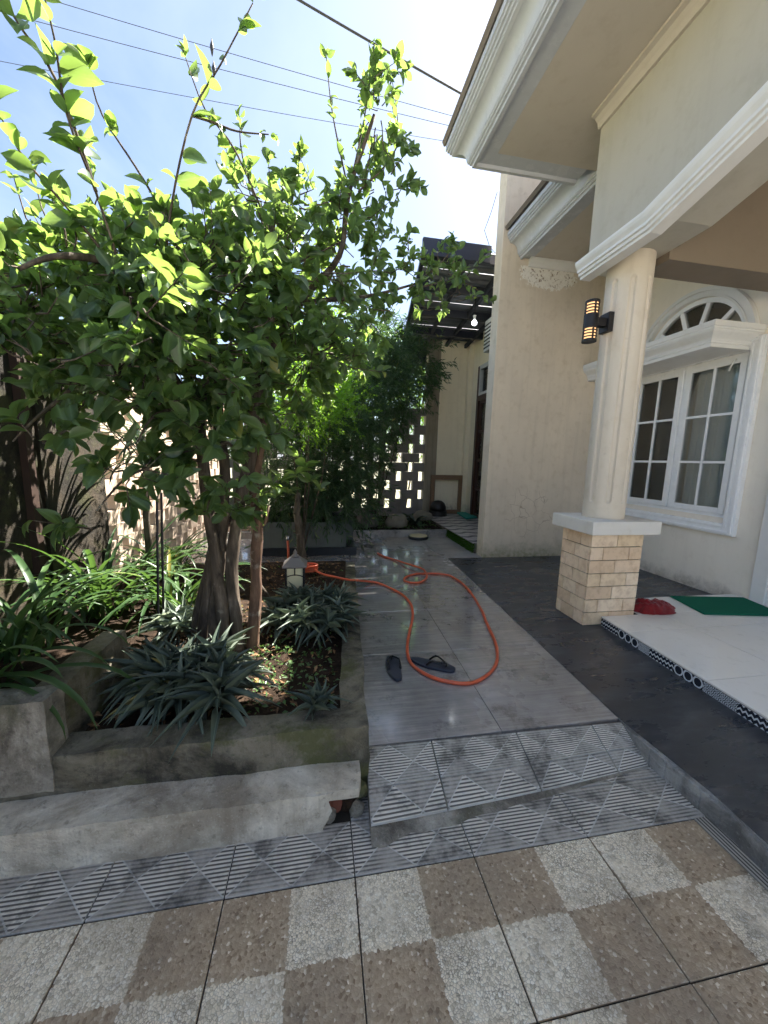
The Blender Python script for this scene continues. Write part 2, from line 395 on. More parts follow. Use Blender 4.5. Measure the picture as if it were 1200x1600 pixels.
def m_riser(kind):
    t = NT('riser_print_%s' % kind); s = t.sep(t.uv()); u, v = s[0], s[1]      # u: 0..n along, v: 0..1 up
    if kind == 'zigzag':
        tri = t.M('ABSOLUTE', t.M('SUBTRACT', t.M('FRACT', t.M('MULTIPLY', u, 7.0)), 0.5))
        k = t.M('FRACT', t.M('ADD', t.M('MULTIPLY', v, 2.0), t.M('MULTIPLY', tri, 0.9)))
        mask = t.M('LESS_THAN', k, 0.36)
    elif kind == 'moon':
        cu = t.M('SUBTRACT', t.M('FRACT', t.M('MULTIPLY', u, 3.0)), 0.5); cv = t.M('SUBTRACT', v, 0.5)
        d1 = t.M('SQRT', t.M('ADD', t.M('MULTIPLY', cu, cu), t.M('MULTIPLY', t.M('MULTIPLY', cv, cv), 0.85)))
        mask = t.M('MULTIPLY', t.M('GREATER_THAN', d1, 0.36), t.M('LESS_THAN', d1, 0.5))
    elif kind == 'flower':
        cu = t.M('MULTIPLY', t.M('SUBTRACT', u, 0.5), 2.0); cv = t.M('SUBTRACT', v, 0.5)
        d1 = t.M('SQRT', t.M('ADD', t.M('MULTIPLY', cu, cu), t.M('MULTIPLY', cv, cv)))
        an = t.M('ARCTAN2', cv, cu)
        pet = t.M('ADD', t.M('MULTIPLY', d1, 7.0), t.M('MULTIPLY', t.M('SINE', t.M('MULTIPLY', an, 14.0)), 0.22))
        mask = t.M('LESS_THAN', t.M('FRACT', pet), 0.55)
    elif kind == 'scale':
        cu = t.M('SUBTRACT', t.M('FRACT', t.M('MULTIPLY', u, 6.0)), 0.5); cv = t.M('SUBTRACT', t.M('FRACT', t.M('MULTIPLY', v, 3.0)), 0.5)
        d1 = t.M('SQRT', t.M('ADD', t.M('MULTIPLY', cu, cu), t.M('MULTIPLY', cv, cv)))
        mask = t.M('LESS_THAN', t.M('FRACT', t.M('MULTIPLY', d1, 3.4)), 0.5)
    else:
        a = t.M('FRACT', t.M('MULTIPLY', u, 6.0)); b = t.M('FRACT', t.M('MULTIPLY', v, 3.0))
        mask = t.M('LESS_THAN', a, b)
    c = t.mix(mask, lin((34, 40, 52)), lin((214, 220, 226)))
    edge = t.M('GREATER_THAN', v, 0.93)
    c = t.mix(edge, c, lin((150, 148, 144)))
    t.bsdf(c, 0.25); MAT['riser_' + kind] = t.m
for k in ('zigzag', 'moon', 'flower', 'scale', 'triangle'): m_riser(k)

def m_wave_tile():
    t = NT('wave_tile'); s = t.sep(t.uv())
    w = t.M('ADD', s[1], t.M('MULTIPLY', t.M('SINE', t.M('MULTIPLY', s[0], 2 * math.pi)), 0.12))
    m = t.M('LESS_THAN', t.M('ABSOLUTE', t.M('SUBTRACT', t.M('FRACT', w), 0.5)), 0.15)
    m2 = t.M('LESS_THAN', t.M('FRACT', t.M('ADD', s[0], t.M('MULTIPLY', s[1], 0.4))), 0.05)
    n = t.noise(t.pos(), 8, 4, 0.6)
    c = t.mix(n, lin((216, 210, 206)), lin((190, 182, 178)))
    c = t.mix(t.M('MAXIMUM', m, t.M('MULTIPLY', m2, 0.5)), c, lin((44, 38, 40)))
    t.bsdf(c, 0.3); MAT['wave_tile'] = t.m
m_wave_tile()

def m_brick():
    t = NT('cladding_brick'); p = t.pos(); oi = t.n('ShaderNodeObjectInfo').outputs['Random']
    c = t.ramp(oi, [(0.0, lin((224, 196, 164))), (0.35, lin((236, 210, 180))), (0.7, lin((246, 224, 196))), (1.0, lin((232, 206, 170)))])
    n = t.noise(p, 18, 5, 0.65)
    c = t.mix(t.M('MULTIPLY', t.ramp(n, [(0.45, 0.0), (0.72, 1.0)]), 0.5), c, lin((176, 138, 98)))
    t.bsdf(c, 0.6, normal=t.bump(n, 0.2, 0.004), spec=0.3); MAT['cladding_brick'] = t.m
m_brick()

def m_green_mat():
    t = NT('green_mat'); p = t.pos(); n = t.noise(p, 160, 2, 0.6); b = t.noise(p, 6, 4, 0.6)
    c = t.mix(n, lin((6, 74, 56)), lin((24, 128, 98))); c = t.mix(t.M('MULTIPLY', b, 0.3), c, lin((10, 84, 66)))
    t.bsdf(c, 0.9, normal=t.bump(n, 0.8, 0.004), spec=0.2); MAT['green_mat'] = t.m
m_green_mat()
def m_cloth():
    t = NT('red_cloth'); p = t.pos(); n = t.noise(p, 90, 2); c = t.mix(n, lin((96, 20, 26)), lin((150, 42, 44)))
    t.bsdf(c, 0.9, normal=t.bump(n, 0.4, 0.003), spec=0.15, Sheen_Weight=0.3); MAT['red_cloth'] = t.m
    t = NT('curtain_cloth'); p = t.pos(); n = t.noise(t.map(p, (40, 40, 1)), 1, 2); c = t.mix(n, lin((244, 245, 246)), lin((222, 224, 226)))
    t.bsdf(c, 0.9, spec=0.1); MAT['curtain_cloth'] = t.m
m_cloth()
def m_glass(name, tint, refl):
    t = NT(name)
    a = t.n('ShaderNodeBsdfTransparent', Color=(*tint, 1)); b = t.n('ShaderNodeBsdfGlossy', Roughness=0.02)
    lw = t.n('ShaderNodeFresnel', IOR=1.5)
    f = t.M('MULTIPLY_ADD', lw.outputs[0], 0.9, refl, clamp=True)
    mx = t.n('ShaderNodeMixShader'); t.setin(mx.inputs[0], f); t.setin(mx.inputs[1], a.outputs[0]); t.setin(mx.inputs[2], b.outputs[0])
    t.t.links.new(mx.outputs[0], t.out.inputs[0]); MAT[name] = t.m
m_glass('window_glass', (0.88, 0.91, 0.90), 0.05)
m_glass('lantern_glass', (0.8, 0.78, 0.6), 0.05)
def m_emit(name, col, strength):
    t = NT(name); e = t.n('ShaderNodeEmission', Color=(*col, 1), Strength=strength)
    t.t.links.new(e.outputs[0], t.out.inputs[0]); MAT[name] = t.m
m_emit('lamp_glow', (1.0, 0.56, 0.26), 0.34)
m_emit('bulb_glow', (0.9, 0.96, 1.0), 3.0)
simple('roof_sheet', lin((118, 122, 130)), 0.5, 0.2, 0.2, 5, 0.02)
def m_lantern_pane():
    t = NT('lantern_pane'); n = t.noise(t.pos(), 30, 3); c = t.mix(n, lin((206, 202, 168)), lin((226, 222, 190)))
    t.bsdf(c, 0.25); MAT['lantern_pane'] = t.m
m_lantern_pane()

def leafmat(name, dark, light, trans, tf=0.4, rough=0.38, spec=0.4):
    t = NT(name)
    at = t.n('ShaderNodeAttribute', {'attribute_name': 'var'}).outputs['Fac']
    oi = t.n('ShaderNodeObjectInfo').outputs['Random']
    v = t.M('FRACT', t.M('ADD', at, oi))
    n = t.noise(t.pos(), 28, 3, 0.6)
    c = t.ramp(v, [(0.0, dark), (0.55, tuple((a + b) / 2 for a, b in zip(dark, light))), (0.92, light), (0.975, tuple(min(1, x * 1.4) for x in light)), (1.0, (0.30, 0.24, 0.05))])
    c = t.mix(t.M('MULTIPLY', n, 0.35), c, tuple(x * 0.7 for x in dark))
    rib = t.n('ShaderNodeAttribute', {'attribute_name': 'rib'}).outputs['Fac']
    c = t.mix(t.M('MULTIPLY', t.ramp(rib, [(0.80, 0.0), (0.97, 1.0)]), 0.55), c, tuple(min(1, x * 1.9 + 0.02) for x in light))
    sp = t.noise(t.pos(), 75, 3, 0.6)
    c = t.mix(t.M('MULTIPLY', t.ramp(sp, [(0.70, 0.0), (0.76, 1.0)]), 0.6), c, (0.16, 0.12, 0.04))
    pb = t.n('ShaderNodeBsdfPrincipled'); t.setin(pb.inputs['Base Color'], c); pb.inputs['Roughness'].default_value = rough; pb.inputs['Specular IOR Level'].default_value = spec
    tr = t.n('ShaderNodeBsdfTranslucent'); t.setin(tr.inputs['Color'], t.mix(v, trans, tuple(x * 1.35 for x in trans)))
    mx = t.n('ShaderNodeMixShader'); mx.inputs[0].default_value = tf
    t.setin(mx.inputs[1], pb.outputs[0]); t.setin(mx.inputs[2], tr.outputs[0])
    t.t.links.new(mx.outputs[0], t.out.inputs[0]); MAT[name] = t.m
leafmat('leaf_tree', (0.040, 0.080, 0.042), (0.098, 0.165, 0.066), (0.28, 0.42, 0.08), 0.43, 0.34, 0.6)
leafmat('leaf_fine', (0.030, 0.066, 0.032), (0.075, 0.135, 0.066), (0.11, 0.20, 0.05), 0.28)
leafmat('leaf_lime', (0.06, 0.14, 0.02), (0.14, 0.28, 0.04), (0.28, 0.5, 0.04), 0.42)
leafmat('leaf_strap', (0.028, 0.066, 0.022), (0.080, 0.145, 0.050), (0.12, 0.23, 0.04), 0.24, 0.38)
leafmat('leaf_rhoeo', (0.055, 0.080, 0.060), (0.145, 0.180, 0.135), (0.08, 0.11, 0.06), 0.10, 0.45)
leafmat('leaf_weed', (0.03, 0.07, 0.02), (0.085, 0.16, 0.045), (0.12, 0.22, 0.04), 0.25)
leafmat('leaf_dry', (0.10, 0.055, 0.03), (0.28, 0.17, 0.09), (0.1, 0.06, 0.02), 0.1, 0.8, 0.1)
leafmat('leaf_palm', (0.02, 0.04, 0.025), (0.055, 0.08, 0.055), (0.06, 0.10, 0.04), 0.2)
leafmat('moss', (0.03, 0.08, 0.01), (0.09, 0.19, 0.03), (0.1, 0.2, 0.02), 0.2, 0.9, 0.1)

def m_bark(name, a, b, c2):
    t = NT(name); p = t.pos(); n = t.noise(t.map(p, (16, 16, 3.0)), 1.5, 6, 0.65, 0.5); k = t.noise(p, 9, 4, 0.6)
    c = t.ramp(n, [(0.3, a), (0.55, b), (0.8, c2)])
    c = t.mix(t.M('MULTIPLY', t.ramp(k, [(0.6, 0.0), (0.68, 1.0)]), 0.5), c, lin((170, 164, 150)))
    t.bsdf(c, 0.85, normal=t.bump(n, 0.6, 0.01), spec=0.2); MAT[name] = t.m
m_bark('bark', lin((50, 44, 38)), lin((94, 84, 74)), lin((142, 132, 118)))
m_bark('bark_red', lin((58, 45, 37)), lin((106, 84, 70)), lin((152, 130, 108)))
def m_soil():
    t = NT('soil'); p = t.pos(); n = t.noise(p, 14, 6, 0.7); f = t.noise(p, 80, 4, 0.7)
    c = t.ramp(n, [(0.3, lin((34, 28, 23))), (0.55, lin((56, 45, 37))), (0.8, lin((84, 68, 56)))])
    c = t.mix(t.M('MULTIPLY', t.ramp(f, [(0.6, 0.0), (0.75, 1.0)]), 0.5), c, lin((104, 88, 74)))
    t.bsdf(c, 0.95, normal=t.bump(t.M('ADD', n, t.M('MULTIPLY', f, 0.6)), 1.0, 0.02), spec=0.1); MAT['soil'] = t.m
    t = NT('outside_ground'); p = t.pos(); n = t.noise(p, 1.2, 5); c = t.mix(n, lin((146, 138, 120)), lin((112, 116, 84)))
    t.bsdf(c, 0.95); MAT['outside_ground'] = t.m
m_soil()
def m_sidewall():
    # cream side wall: peeling paint under the eave, hairline cracks and moss at the foot
    plaster('wall_side', lin((226, 212, 192)), 0.10, 0.45, streak=0.2, foot=0.1, footh=0.22, moss=True, spots=0.10)
    m = MAT['wall_side']; t = NT.__new__(NT); t.m = m; t.t = m.node_tree; t.out = [n for n in t.t.nodes if n.type == 'OUTPUT_MATERIAL'][0]
    pb = [n for n in t.t.nodes if n.type == 'BSDF_PRINCIPLED'][0]
    src = pb.inputs['Base Color'].links[0].from_socket
    p = t.pos(); s = t.sep(p)
    # cracks
    warp = t.n('ShaderNodeTexNoise', Vector=p, Scale=5.0).outputs['Color']
    v = t.vor(t.mix(0.16, p, warp), 6.5, 'DISTANCE_TO_EDGE')
    cr = t.M('LESS_THAN', v.outputs['Distance'], 0.012)
    dx = t.M('DIVIDE', t.M('SUBTRACT', s[0], 2.85), 0.42); dz = t.M('DIVIDE', t.M('SUBTRACT', s[2], 0.72), 0.42)
    reg = t.M('SUBTRACT', 1.0, t.M('ADD', t.M('MULTIPLY', dx, dx), t.M('MULTIPLY', dz, dz)), clamp=True)
    cr = t.M('MULTIPLY', cr, t.ramp(t.M('ADD', reg, t.M('MULTIPLY', t.noise(p, 7, 3), 1.2)), [(0.85, 0.0), (1.05, 1.0)]))
    c = t.mix(t.M('MULTIPLY', cr, 0.5), src, lin((140, 112, 88)))
    # peeling patch
    dx = t.M('DIVIDE', t.M('SUBTRACT', s[0], 2.84), 0.46); dz = t.M('DIVIDE', t.M('SUBTRACT', s[2], 3.76), 0.2)
    reg = t.M('SUBTRACT', 1.0, t.M('ADD', t.M('MULTIPLY', dx, dx), t.M('MULTIPLY', dz, dz)), clamp=True)
    fl = t.M('ADD', reg, t.M('MULTIPLY', t.M('SUBTRACT', t.noise(p, 26, 5, 0.7), 0.5), 1.6))
    pe = t.ramp(fl, [(0.28, 0.0), (0.36, 1.0)])
    pc = t.ramp(t.noise(p, 34, 4, 0.7), [(0.36, lin((128, 104, 82))), (0.43, lin((236, 230, 220))), (0.8, lin((246, 243, 236)))])
    c = t.mix(t.M('MULTIPLY', pe, t.M('GREATER_THAN', reg, 0.02)), c, pc)
    t.setin(pb.inputs['Base Color'], c)
m_sidewall()

# ------------------------------------------------------------------ helpers: geometry
class MB:
    def __init__(s): s.v = []; s.f = []; s.uv = []; s.mi = []
    def add(s, vs, fs, uvs=None, mi=0):
        b = len(s.v); s.v += [tuple(v) for v in vs]
        for i, f in enumerate(fs):
            s.f.append(tuple(b + k for k in f)); s.mi.append(mi)
            s.uv.append(uvs[i] if uvs else [(0, 0)] * len(f))
        return s
    def box(s, a, b, mi=0):
        x0, y0, z0 = a; x1, y1, z1 = b
        vs = [(x0, y0, z0), (x1, y0, z0), (x1, y1, z0), (x0, y1, z0), (x0, y0, z1), (x1, y0, z1), (x1, y1, z1), (x0, y1, z1)]
        return s.add(vs, [(0, 3, 2, 1), (4, 5, 6, 7), (0, 1, 5, 4), (1, 2, 6, 5), (2, 3, 7, 6), (3, 0, 4, 7)], mi=mi)
    def obox(s, c, ax, ay, az, hx, hy, hz):
        c = Vector(c); ax, ay, az = Vector(ax).normalized() * hx, Vector(ay).normalized() * hy, Vector(az).normalized() * hz
        vs = [c + ax * i + ay * j + az * k for k in (-1, 1) for j in (-1, 1) for i in (-1, 1)]
        return s.add(vs, [(0, 2, 3, 1), (4, 5, 7, 6), (0, 1, 5, 4), (1, 3, 7, 5), (3, 2, 6, 7), (2, 0, 4, 6)])
    def prism(s, poly, z0, z1):                    # poly: list of (x, y) ccw, z0/z1 number or list
        n = len(poly)
        za = z0 if hasattr(z0, '__len__') else [z0] * n; zb = z1 if hasattr(z1, '__len__') else [z1] * n
        vs = [(x, y, z) for (x, y), z in zip(poly, za)] + [(x, y, z) for (x, y), z in zip(poly, zb)]
        fs = [tuple(range(n - 1, -1, -1)), tuple(range(n, 2 * n))] + [(i, (i + 1) % n, n + (i + 1) % n, n + i) for i in range(n)]
        return s.add(vs, fs)
    def extrude(s, pts, d):                        # planar polygon of 3d points pushed along d
        n = len(pts); d = Vector(d); P = [Vector(p) for p in pts]
        vs = P + [p + d for p in P]
        fs = [tuple(range(n - 1, -1, -1)), tuple(range(n, 2 * n))] + [(i, (i + 1) % n, n + (i + 1) % n, n + i) for i in range(n)]
        return s.add(vs, fs)
    def bar(s, a, b, w, h=None, up=(0, 0, 1)):
        a, b = Vector(a), Vector(b); d = b - a; L = d.length; d.normalize()
        h = h or w; up = Vector(up)
        if abs(d.dot(up)) > 0.98: up = Vector((0, 1, 0))
        sx = d.cross(up).normalized(); uz = sx.cross(d)
        return s.obox((a + b) / 2, d, sx, uz, L / 2, w / 2, h / 2)
    def tube(s, pts, rad, n=8, cap=True, wob=0.0, seed=0):
        P = [Vector(p) for p in pts]; m = len(P)
        rs = rad if hasattr(rad, '__len__') else [rad] * m
        up = Vector((0, 0, 1)); vs = []; fs = []
        prev = None
        for i in range(m):
            d = (P[min(i + 1, m - 1)] - P[max(i - 1, 0)]).normalized()
            if prev is None:
                a = d.cross(up) if abs(d.dot(up)) < 0.95 else d.cross(Vector((1, 0, 0)))
                a.normalize()
            else:
                a = prev - d * prev.dot(d)
                if a.length < 1e-5: a = d.cross(up)
                a.normalize()
            prev = a; b = d.cross(a)
            for k in range(n):
                t = 2 * math.pi * k / n
                r = rs[i]
                if wob:
                    q = P[i] * 6 + (a * math.cos(t) + b * math.sin(t)) * 1.3
                    r *= 1 + wob * mnoise.noise(q + Vector((seed, 0, 0)))
                vs.append(P[i] + (a * math.cos(t) + b * math.sin(t)) * r)
        for i in range(m - 1):
            for k in range(n):
                fs.append((i * n + k, i * n + (k + 1) % n, (i + 1) * n + (k + 1) % n, (i + 1) * n + k))
        if cap: fs.append(tuple(range(n - 1, -1, -1))); fs.append(tuple(range((m - 1) * n, m * n)))
        return s.add(vs, fs)
    def lathe(s, prof, c=(0, 0, 0), n=24):
        vs = []; fs = []; m = len(prof)
        for r, z in prof:
            for k in range(n):
                t = 2 * math.pi * k / n; vs.append((c[0] + r * math.cos(t), c[1] + r * math.sin(t), c[2] + z))
        for i in range(m - 1):
            for k in range(n): fs.append((i * n + k, i * n + (k + 1) % n, (i + 1) * n + (k + 1) % n, (i + 1) * n + k))
        fs.append(tuple(range(n - 1, -1, -1))); fs.append(tuple(range((m - 1) * n, m * n)))
        return s.add(vs, fs)
    def sweep(s, path, prof, side=1):
        # horizontal mitred moulding: path [(x,y)], prof closed polygon [(out, z)]; side=1 puts "out" to the left of travel
        P = [Vector((*p, 0)) for p in path]; m = len(P); k = len(prof); vs = []; fs = []
        for i in range(m):
            ds = []
            if i > 0: ds.append((P[i] - P[i - 1]).normalized())
            if i < m - 1: ds.append((P[i + 1] - P[i]).normalized())
            ns = [Vector((-d.y, d.x, 0)) * side for d in ds]
            nn = sum(ns, Vector()).normalized(); nn /= max(0.3, nn.dot(ns[0]))
            for o, z in prof: vs.append(P[i] + nn * o + Vector((0, 0, z)))
        for i in range(m - 1):
            for j in range(k): fs.append((i * k + j, i * k + (j + 1) % k, (i + 1) * k + (j + 1) % k, (i + 1) * k + j))
        fs.append(tuple(range(k))); fs.append(tuple(range((m - 1) * k, m * k)))
        return s.add(vs, fs)
    def build(s, name, mats, parent=None, smooth=False, bevel=0.0, fixn=True):
        off = Vector(parent.matrix_world.translation) if parent is not None else Vector()
        if parent is not None: off = Vector(world_loc(parent))
        me = bpy.data.meshes.new(name)
        me.from_pydata([Vector(v) - off for v in s.v], [], s.f)
        if not isinstance(mats, (list, tuple)): mats = [mats]
        for mm in mats: me.materials.append(MAT[mm])
        me.polygons.foreach_set('material_index', s.mi)
        if any(any(q != (0, 0) for q in u) for u in s.uv):
            ul = me.uv_layers.new(name='UVMap'); flat = [c for u in s.uv for q in u for c in q]
            ul.data.foreach_set('uv', flat)
        if fixn and len(s.f) < 60000:
            bm = bmesh.new(); bm.from_mesh(me); bmesh.ops.recalc_face_normals(bm, faces=bm.faces); bm.to_mesh(me); bm.free()
        if smooth: me.polygons.foreach_set('use_smooth', [True] * len(me.polygons))
        me.update()
        o = bpy.data.objects.new(name, me); COL.objects.link(o)
        if parent is not None: o.parent = parent
        if bevel:
            b = o.modifiers.new('edge', 'BEVEL'); b.width = bevel; b.segments = 2; b.limit_method = 'ANGLE'; b.angle_limit = R(40)
        return o
def world_loc(o):
    p = Vector()
    while o is not None: p += Vector(o.location); o = o.parent
    return p
def tag(o, label=None, cat=None, group=None, kind=None):
    if label: o['label'] = label
    if cat: o['category'] = cat
    if group: o['group'] = group
    if kind: o['kind'] = kind
    return o
def thing(name, loc, label, cat, group=None):
    o = bpy.data.objects.new(name, None); o.empty_display_size = 0.1; o.location = loc; COL.objects.link(o)
    return tag(o, label, cat, group)
def structure(o): o['kind'] = 'structure'; return o
def rough_box(a, b, seg=0.07, amp=0.006, seed=0, chip=0.0):
    bm = bmesh.new(); bmesh.ops.create_cube(bm, size=1)
    for v in bm.verts: v.co = Vector([(a[i] + b[i]) / 2 + v.co[i] * (b[i] - a[i]) for i in range(3)])
    for ax in range(3):
        n = max(1, int((b[ax] - a[ax]) / seg)); L = b[ax] - a[ax]
        for k in range(1, n):
            co = [0, 0, 0]; co[ax] = a[ax] + L * k / n; no = [0, 0, 0]; no[ax] = 1
            bmesh.ops.bisect_plane(bm, geom=bm.verts[:] + bm.edges[:] + bm.faces[:], plane_co=co, plane_no=no)
    for v in bm.verts:
        q = v.co * 5 + Vector((seed * 7.3, 0, 0))
        v.co += Vector((mnoise.noise(q), mnoise.noise(q + Vector((9, 0, 0))), mnoise.noise(q + Vector((0, 9, 0))))) * amp
        v.co += Vector((mnoise.noise(q * 4), mnoise.noise(q * 4 + Vector((9, 0, 0))), mnoise.noise(q * 4 + Vector((0, 9, 0))))) * amp * 0.4
    mb = MB(); bm.verts.ensure_lookup_table()
    mb.add([v.co.copy() for v in bm.verts], [[v.index for v in f.verts] for f in bm.faces]); bm.free()
    return mb

# leaf clouds: every leaf is one unit blade moved by its own matrix
def blade(nseg, prof, fold, bend, wide=1.0):
    vs = []; fs = []
    for i in range(nseg + 1):
        t = i / nseg; w = prof(t) * 0.5 * wide; z = -bend * t * t; y = t * (1 - 0.15 * abs(bend) * t)
        vs += [(-w, y, z + fold * w), (0, y, z), (w, y, z + fold * w)]
    for i in range(nseg):
        a = i * 3; fs += [(a, a + 1, a + 4, a + 3), (a + 1, a + 2, a + 5, a + 4)]
    return np.array(vs), fs
ellip = lambda t: max(0.02, math.sin(math.pi * t ** 0.95) ** 0.72)
lance = lambda t: max(0.02, min(1.0, (0.6 + 1.6 * t) if t < 0.25 else 1.0) * (1 - max(0, (t - 0.25) / 0.75) ** 1.6))
needle = lambda t: max(0.05, math.sin(math.pi * t ** 0.8))
UNIT = {
    'tree': [blade(5, ellip, 0.35, b) for b in (0.05, 0.18, 0.32, 0.5)],
    'rhoeo': [blade(7, lance, 0.4, b) for b in (0.12, 0.4, 0.7, 1.0)],
    'fine': [blade(2, needle, 0.3, b) for b in (0.05, 0.25)],
    'small': [blade(2, ellip, 0.3, b) for b in (0.05, 0.25)],
}
def basis(d, n):
    d = d / np.linalg.norm(d, axis=1, keepdims=True)
    x = np.cross(d, n); l = np.linalg.norm(x, axis=1, keepdims=True); x = np.where(l < 1e-4, np.array([[1.0, 0, 0]]), x / np.maximum(l, 1e-6))
    return x, d, np.cross(x, d)
def leaf_arrays(P, D, Nn, L, W, kind):
    x, y, z = basis(np.asarray(D, float), np.asarray(Nn, float))
    var = rng.integers(0, len(UNIT[kind]), len(P))
    return dict(P=np.asarray(P, float), x=x, y=y, z=z, L=np.asarray(L, float), W=np.asarray(W, float), var=var, kind=kind)
def leaves_mesh(name, A, mat, parent, keep=None, kind='stuff'):
    idx = np.arange(len(A['P'])) if keep is None else keep
    V = []; F = []; base = 0; at = []
    off = np.array(world_loc(parent)) if parent is not None else np.zeros(3)
    for k, (u, fs) in enumerate(UNIT[A['kind']]):
        sel = idx[A['var'][idx] == k]
        if len(sel) == 0: continue
        sc = np.stack([A['W'][sel], A['L'][sel], A['L'][sel]], 1)
        uu = u[None] * sc[:, None, :]
        v = uu[:, :, 0:1] * A['x'][sel][:, None] + uu[:, :, 1:2] * A['y'][sel][:, None] + uu[:, :, 2:3] * A['z'][sel][:, None] + A['P'][sel][:, None] - off
        n, m = v.shape[:2]
        V.append(v.reshape(-1, 3)); f = np.array(fs)[None] + (base + np.arange(n) * m)[:, None, None]
        F.append(f.reshape(-1, 4)); base += n * m
        at.append(np.repeat(rng.random(n), m))
    V = np.concatenate(V); F = np.concatenate(F); at = np.concatenate(at)
    me = bpy.data.meshes.new(name)
    me.vertices.add(len(V)); me.vertices.foreach_set('co', V.ravel())
    me.loops.add(F.size); me.loops.foreach_set('vertex_index', F.ravel().astype(np.int32))
    me.polygons.add(len(F)); me.polygons.foreach_set('loop_start', np.arange(0, F.size, 4, dtype=np.int32))
    me.polygons.foreach_set('use_smooth', np.ones(len(F), bool))
    me.update(calc_edges=True)
    a = me.attributes.new('var', 'FLOAT', 'POINT'); a.data.foreach_set('value', at.astype(np.float32))
    a = me.attributes.new('rib', 'FLOAT', 'POINT'); a.data.foreach_set('value', np.tile(np.array([0, 1, 0], np.float32), len(V) // 3))
    me.materials.append(MAT[mat])
    o = bpy.data.objects.new(name, me); COL.objects.link(o)
    if parent is not None: o.parent = parent
    if kind: o['kind'] = kind
    return o
UNITMESH = {}
def leaf_objects(name, A, mat, parent, idx):
    off = world_loc(parent)
    for i in idx:
        key = (A['kind'], int(A['var'][i]), mat)
        if key not in UNITMESH:
            u, fs = UNIT[A['kind']][key[1]]; me = bpy.data.meshes.new('leaf'); me.from_pydata([tuple(v) for v in u], [], fs)
            me.polygons.foreach_set('use_smooth', [True] * len(fs)); me.materials.append(MAT[mat]); UNITMESH[key] = me
            a = me.attributes.new('rib', 'FLOAT', 'POINT'); a.data.foreach_set('value', np.tile(np.array([0, 1, 0], np.float32), len(u) // 3))
        o = bpy.data.objects.new(name, UNITMESH[key]); COL.objects.link(o); o.parent = parent
        x, y, z = A['x'][i] * A['W'][i], A['y'][i] * A['L'][i], A['z'][i] * A['L'][i]; p = A['P'][i]
        o.matrix_local = Matrix(((x[0], y[0], z[0], p[0] - off.x), (x[1], y[1], z[1], p[1] - off.y), (x[2], y[2], z[2], p[2] - off.z), (0, 0, 0, 1)))
def screen(P):
    v = P - np.array(CAMPOS); k = v @ np.array(_fw)
    return 600 + CAM_F * (v @ np.array(_R2)) / k, 800 - CAM_F * (v @ np.array(_U2)) / k, k
def split_leaves(A, n):
    sx, sy, k = screen(A['P']); ok = (k > 0.3) & (sx > -20) & (sx < 1220) & (sy > -20) & (sy < 1620)
    # nearest and biggest first
    score = np.where(ok, A['L'] / np.maximum(k, 0.1), 0)
    order = np.argsort(-score); return order[:n], order[n:]

# ================================================================== SETTING
ZP = 0.10                                            # level of path and dark floor
gm = MB(); gm.add([(-300, -300, -0.07), (300, -300, -0.07), (300, 300, -0.07), (-300, 300, -0.07)], [(0, 1, 2, 3)])
structure(gm.build('ground', 'outside_ground'))

fc = MB(); fc.add([(-14, -22, -0.035), (12, -22, -0.035), (12, -2.21, -0.035), (-14, -2.21, -0.035)], [(0, 1, 2, 3)])  # unseen pale paving added behind the camera to bounce sunlight onto the house
structure(fc.build('bounce_paving', 'bounce_paving'))
# --- driveway with checked pebble tiles and a diamond border
XS = [-2.3, -1.9, -1.5, -1.1, -0.703, -0.305, 0.114, 0.542, 1.002, 1.479]
drive = structure(MB().box((-2.6, -2.2, -0.06), (1.9, 1.6, -0.006)).build('driveway', 'joint_dark'))
rows = [1.035, 0.642, 0.245, -0.15, -0.55, -0.95, -1.35, -1.75]
for j in range(len(rows) - 1):
    for i in range(len(XS) - 1):
        x0, x1, y1, y0 = XS[i] + 0.002, XS[i + 1] - 0.002, rows[j] - 0.002, rows[j + 1] + 0.002
        mb = MB().box((x0, y0, -0.03), (x1, y1, -0.0005 * ((i * 7 + j * 3) % 4)))
        flip = (i + 1) % 2                         # neighbours are mirror images
        u0, u1 = (0.0, 1.0) if not flip else (1.0, 0.0)
        v0, v1 = (1.0, 0.0) if j % 2 else (0.0, 1.0)
        mb.uv[1] = [(u0, v0), (u1, v0), (u1, v1), (u0, v1)]
        du = 7.0 * i; dv = 5.0 * j
        mb.uv[1] = [(u + du, v + dv) for u, v in mb.uv[1]]
        mb.build('tile', 'pebble_tile', drive, bevel=0.002)
for i in range(len(XS) - 1):
    for (ya, yb, lo) in ((1.038, 1.228, 0), (1.232, 1.42, 5)):
        if lo and i < 6: continue
        mb = MB().box((XS[i] + 0.002, ya, -0.03), (XS[i + 1] - 0.002 if i < len(XS) - 2 else 1.575, yb, 0.0))
        mb.uv[1] = [(0, 0), (2, 0), (2, 1), (0, 1)]
        mb.build('border_tile', 'diamond_tile', drive, bevel=0.002)
for k in range(7):
    mb = MB().box((1.482, 1.035 - 0.4 * (k + 1) + 0.004, -0.03), (1.555, 1.035 - 0.4 * k, 0.001))
    mb.uv[1] = [(0, 0), (1, 0), (1, 1), (0, 1)]
    mb.build('edge_tile', 'ribbed_strip', drive)

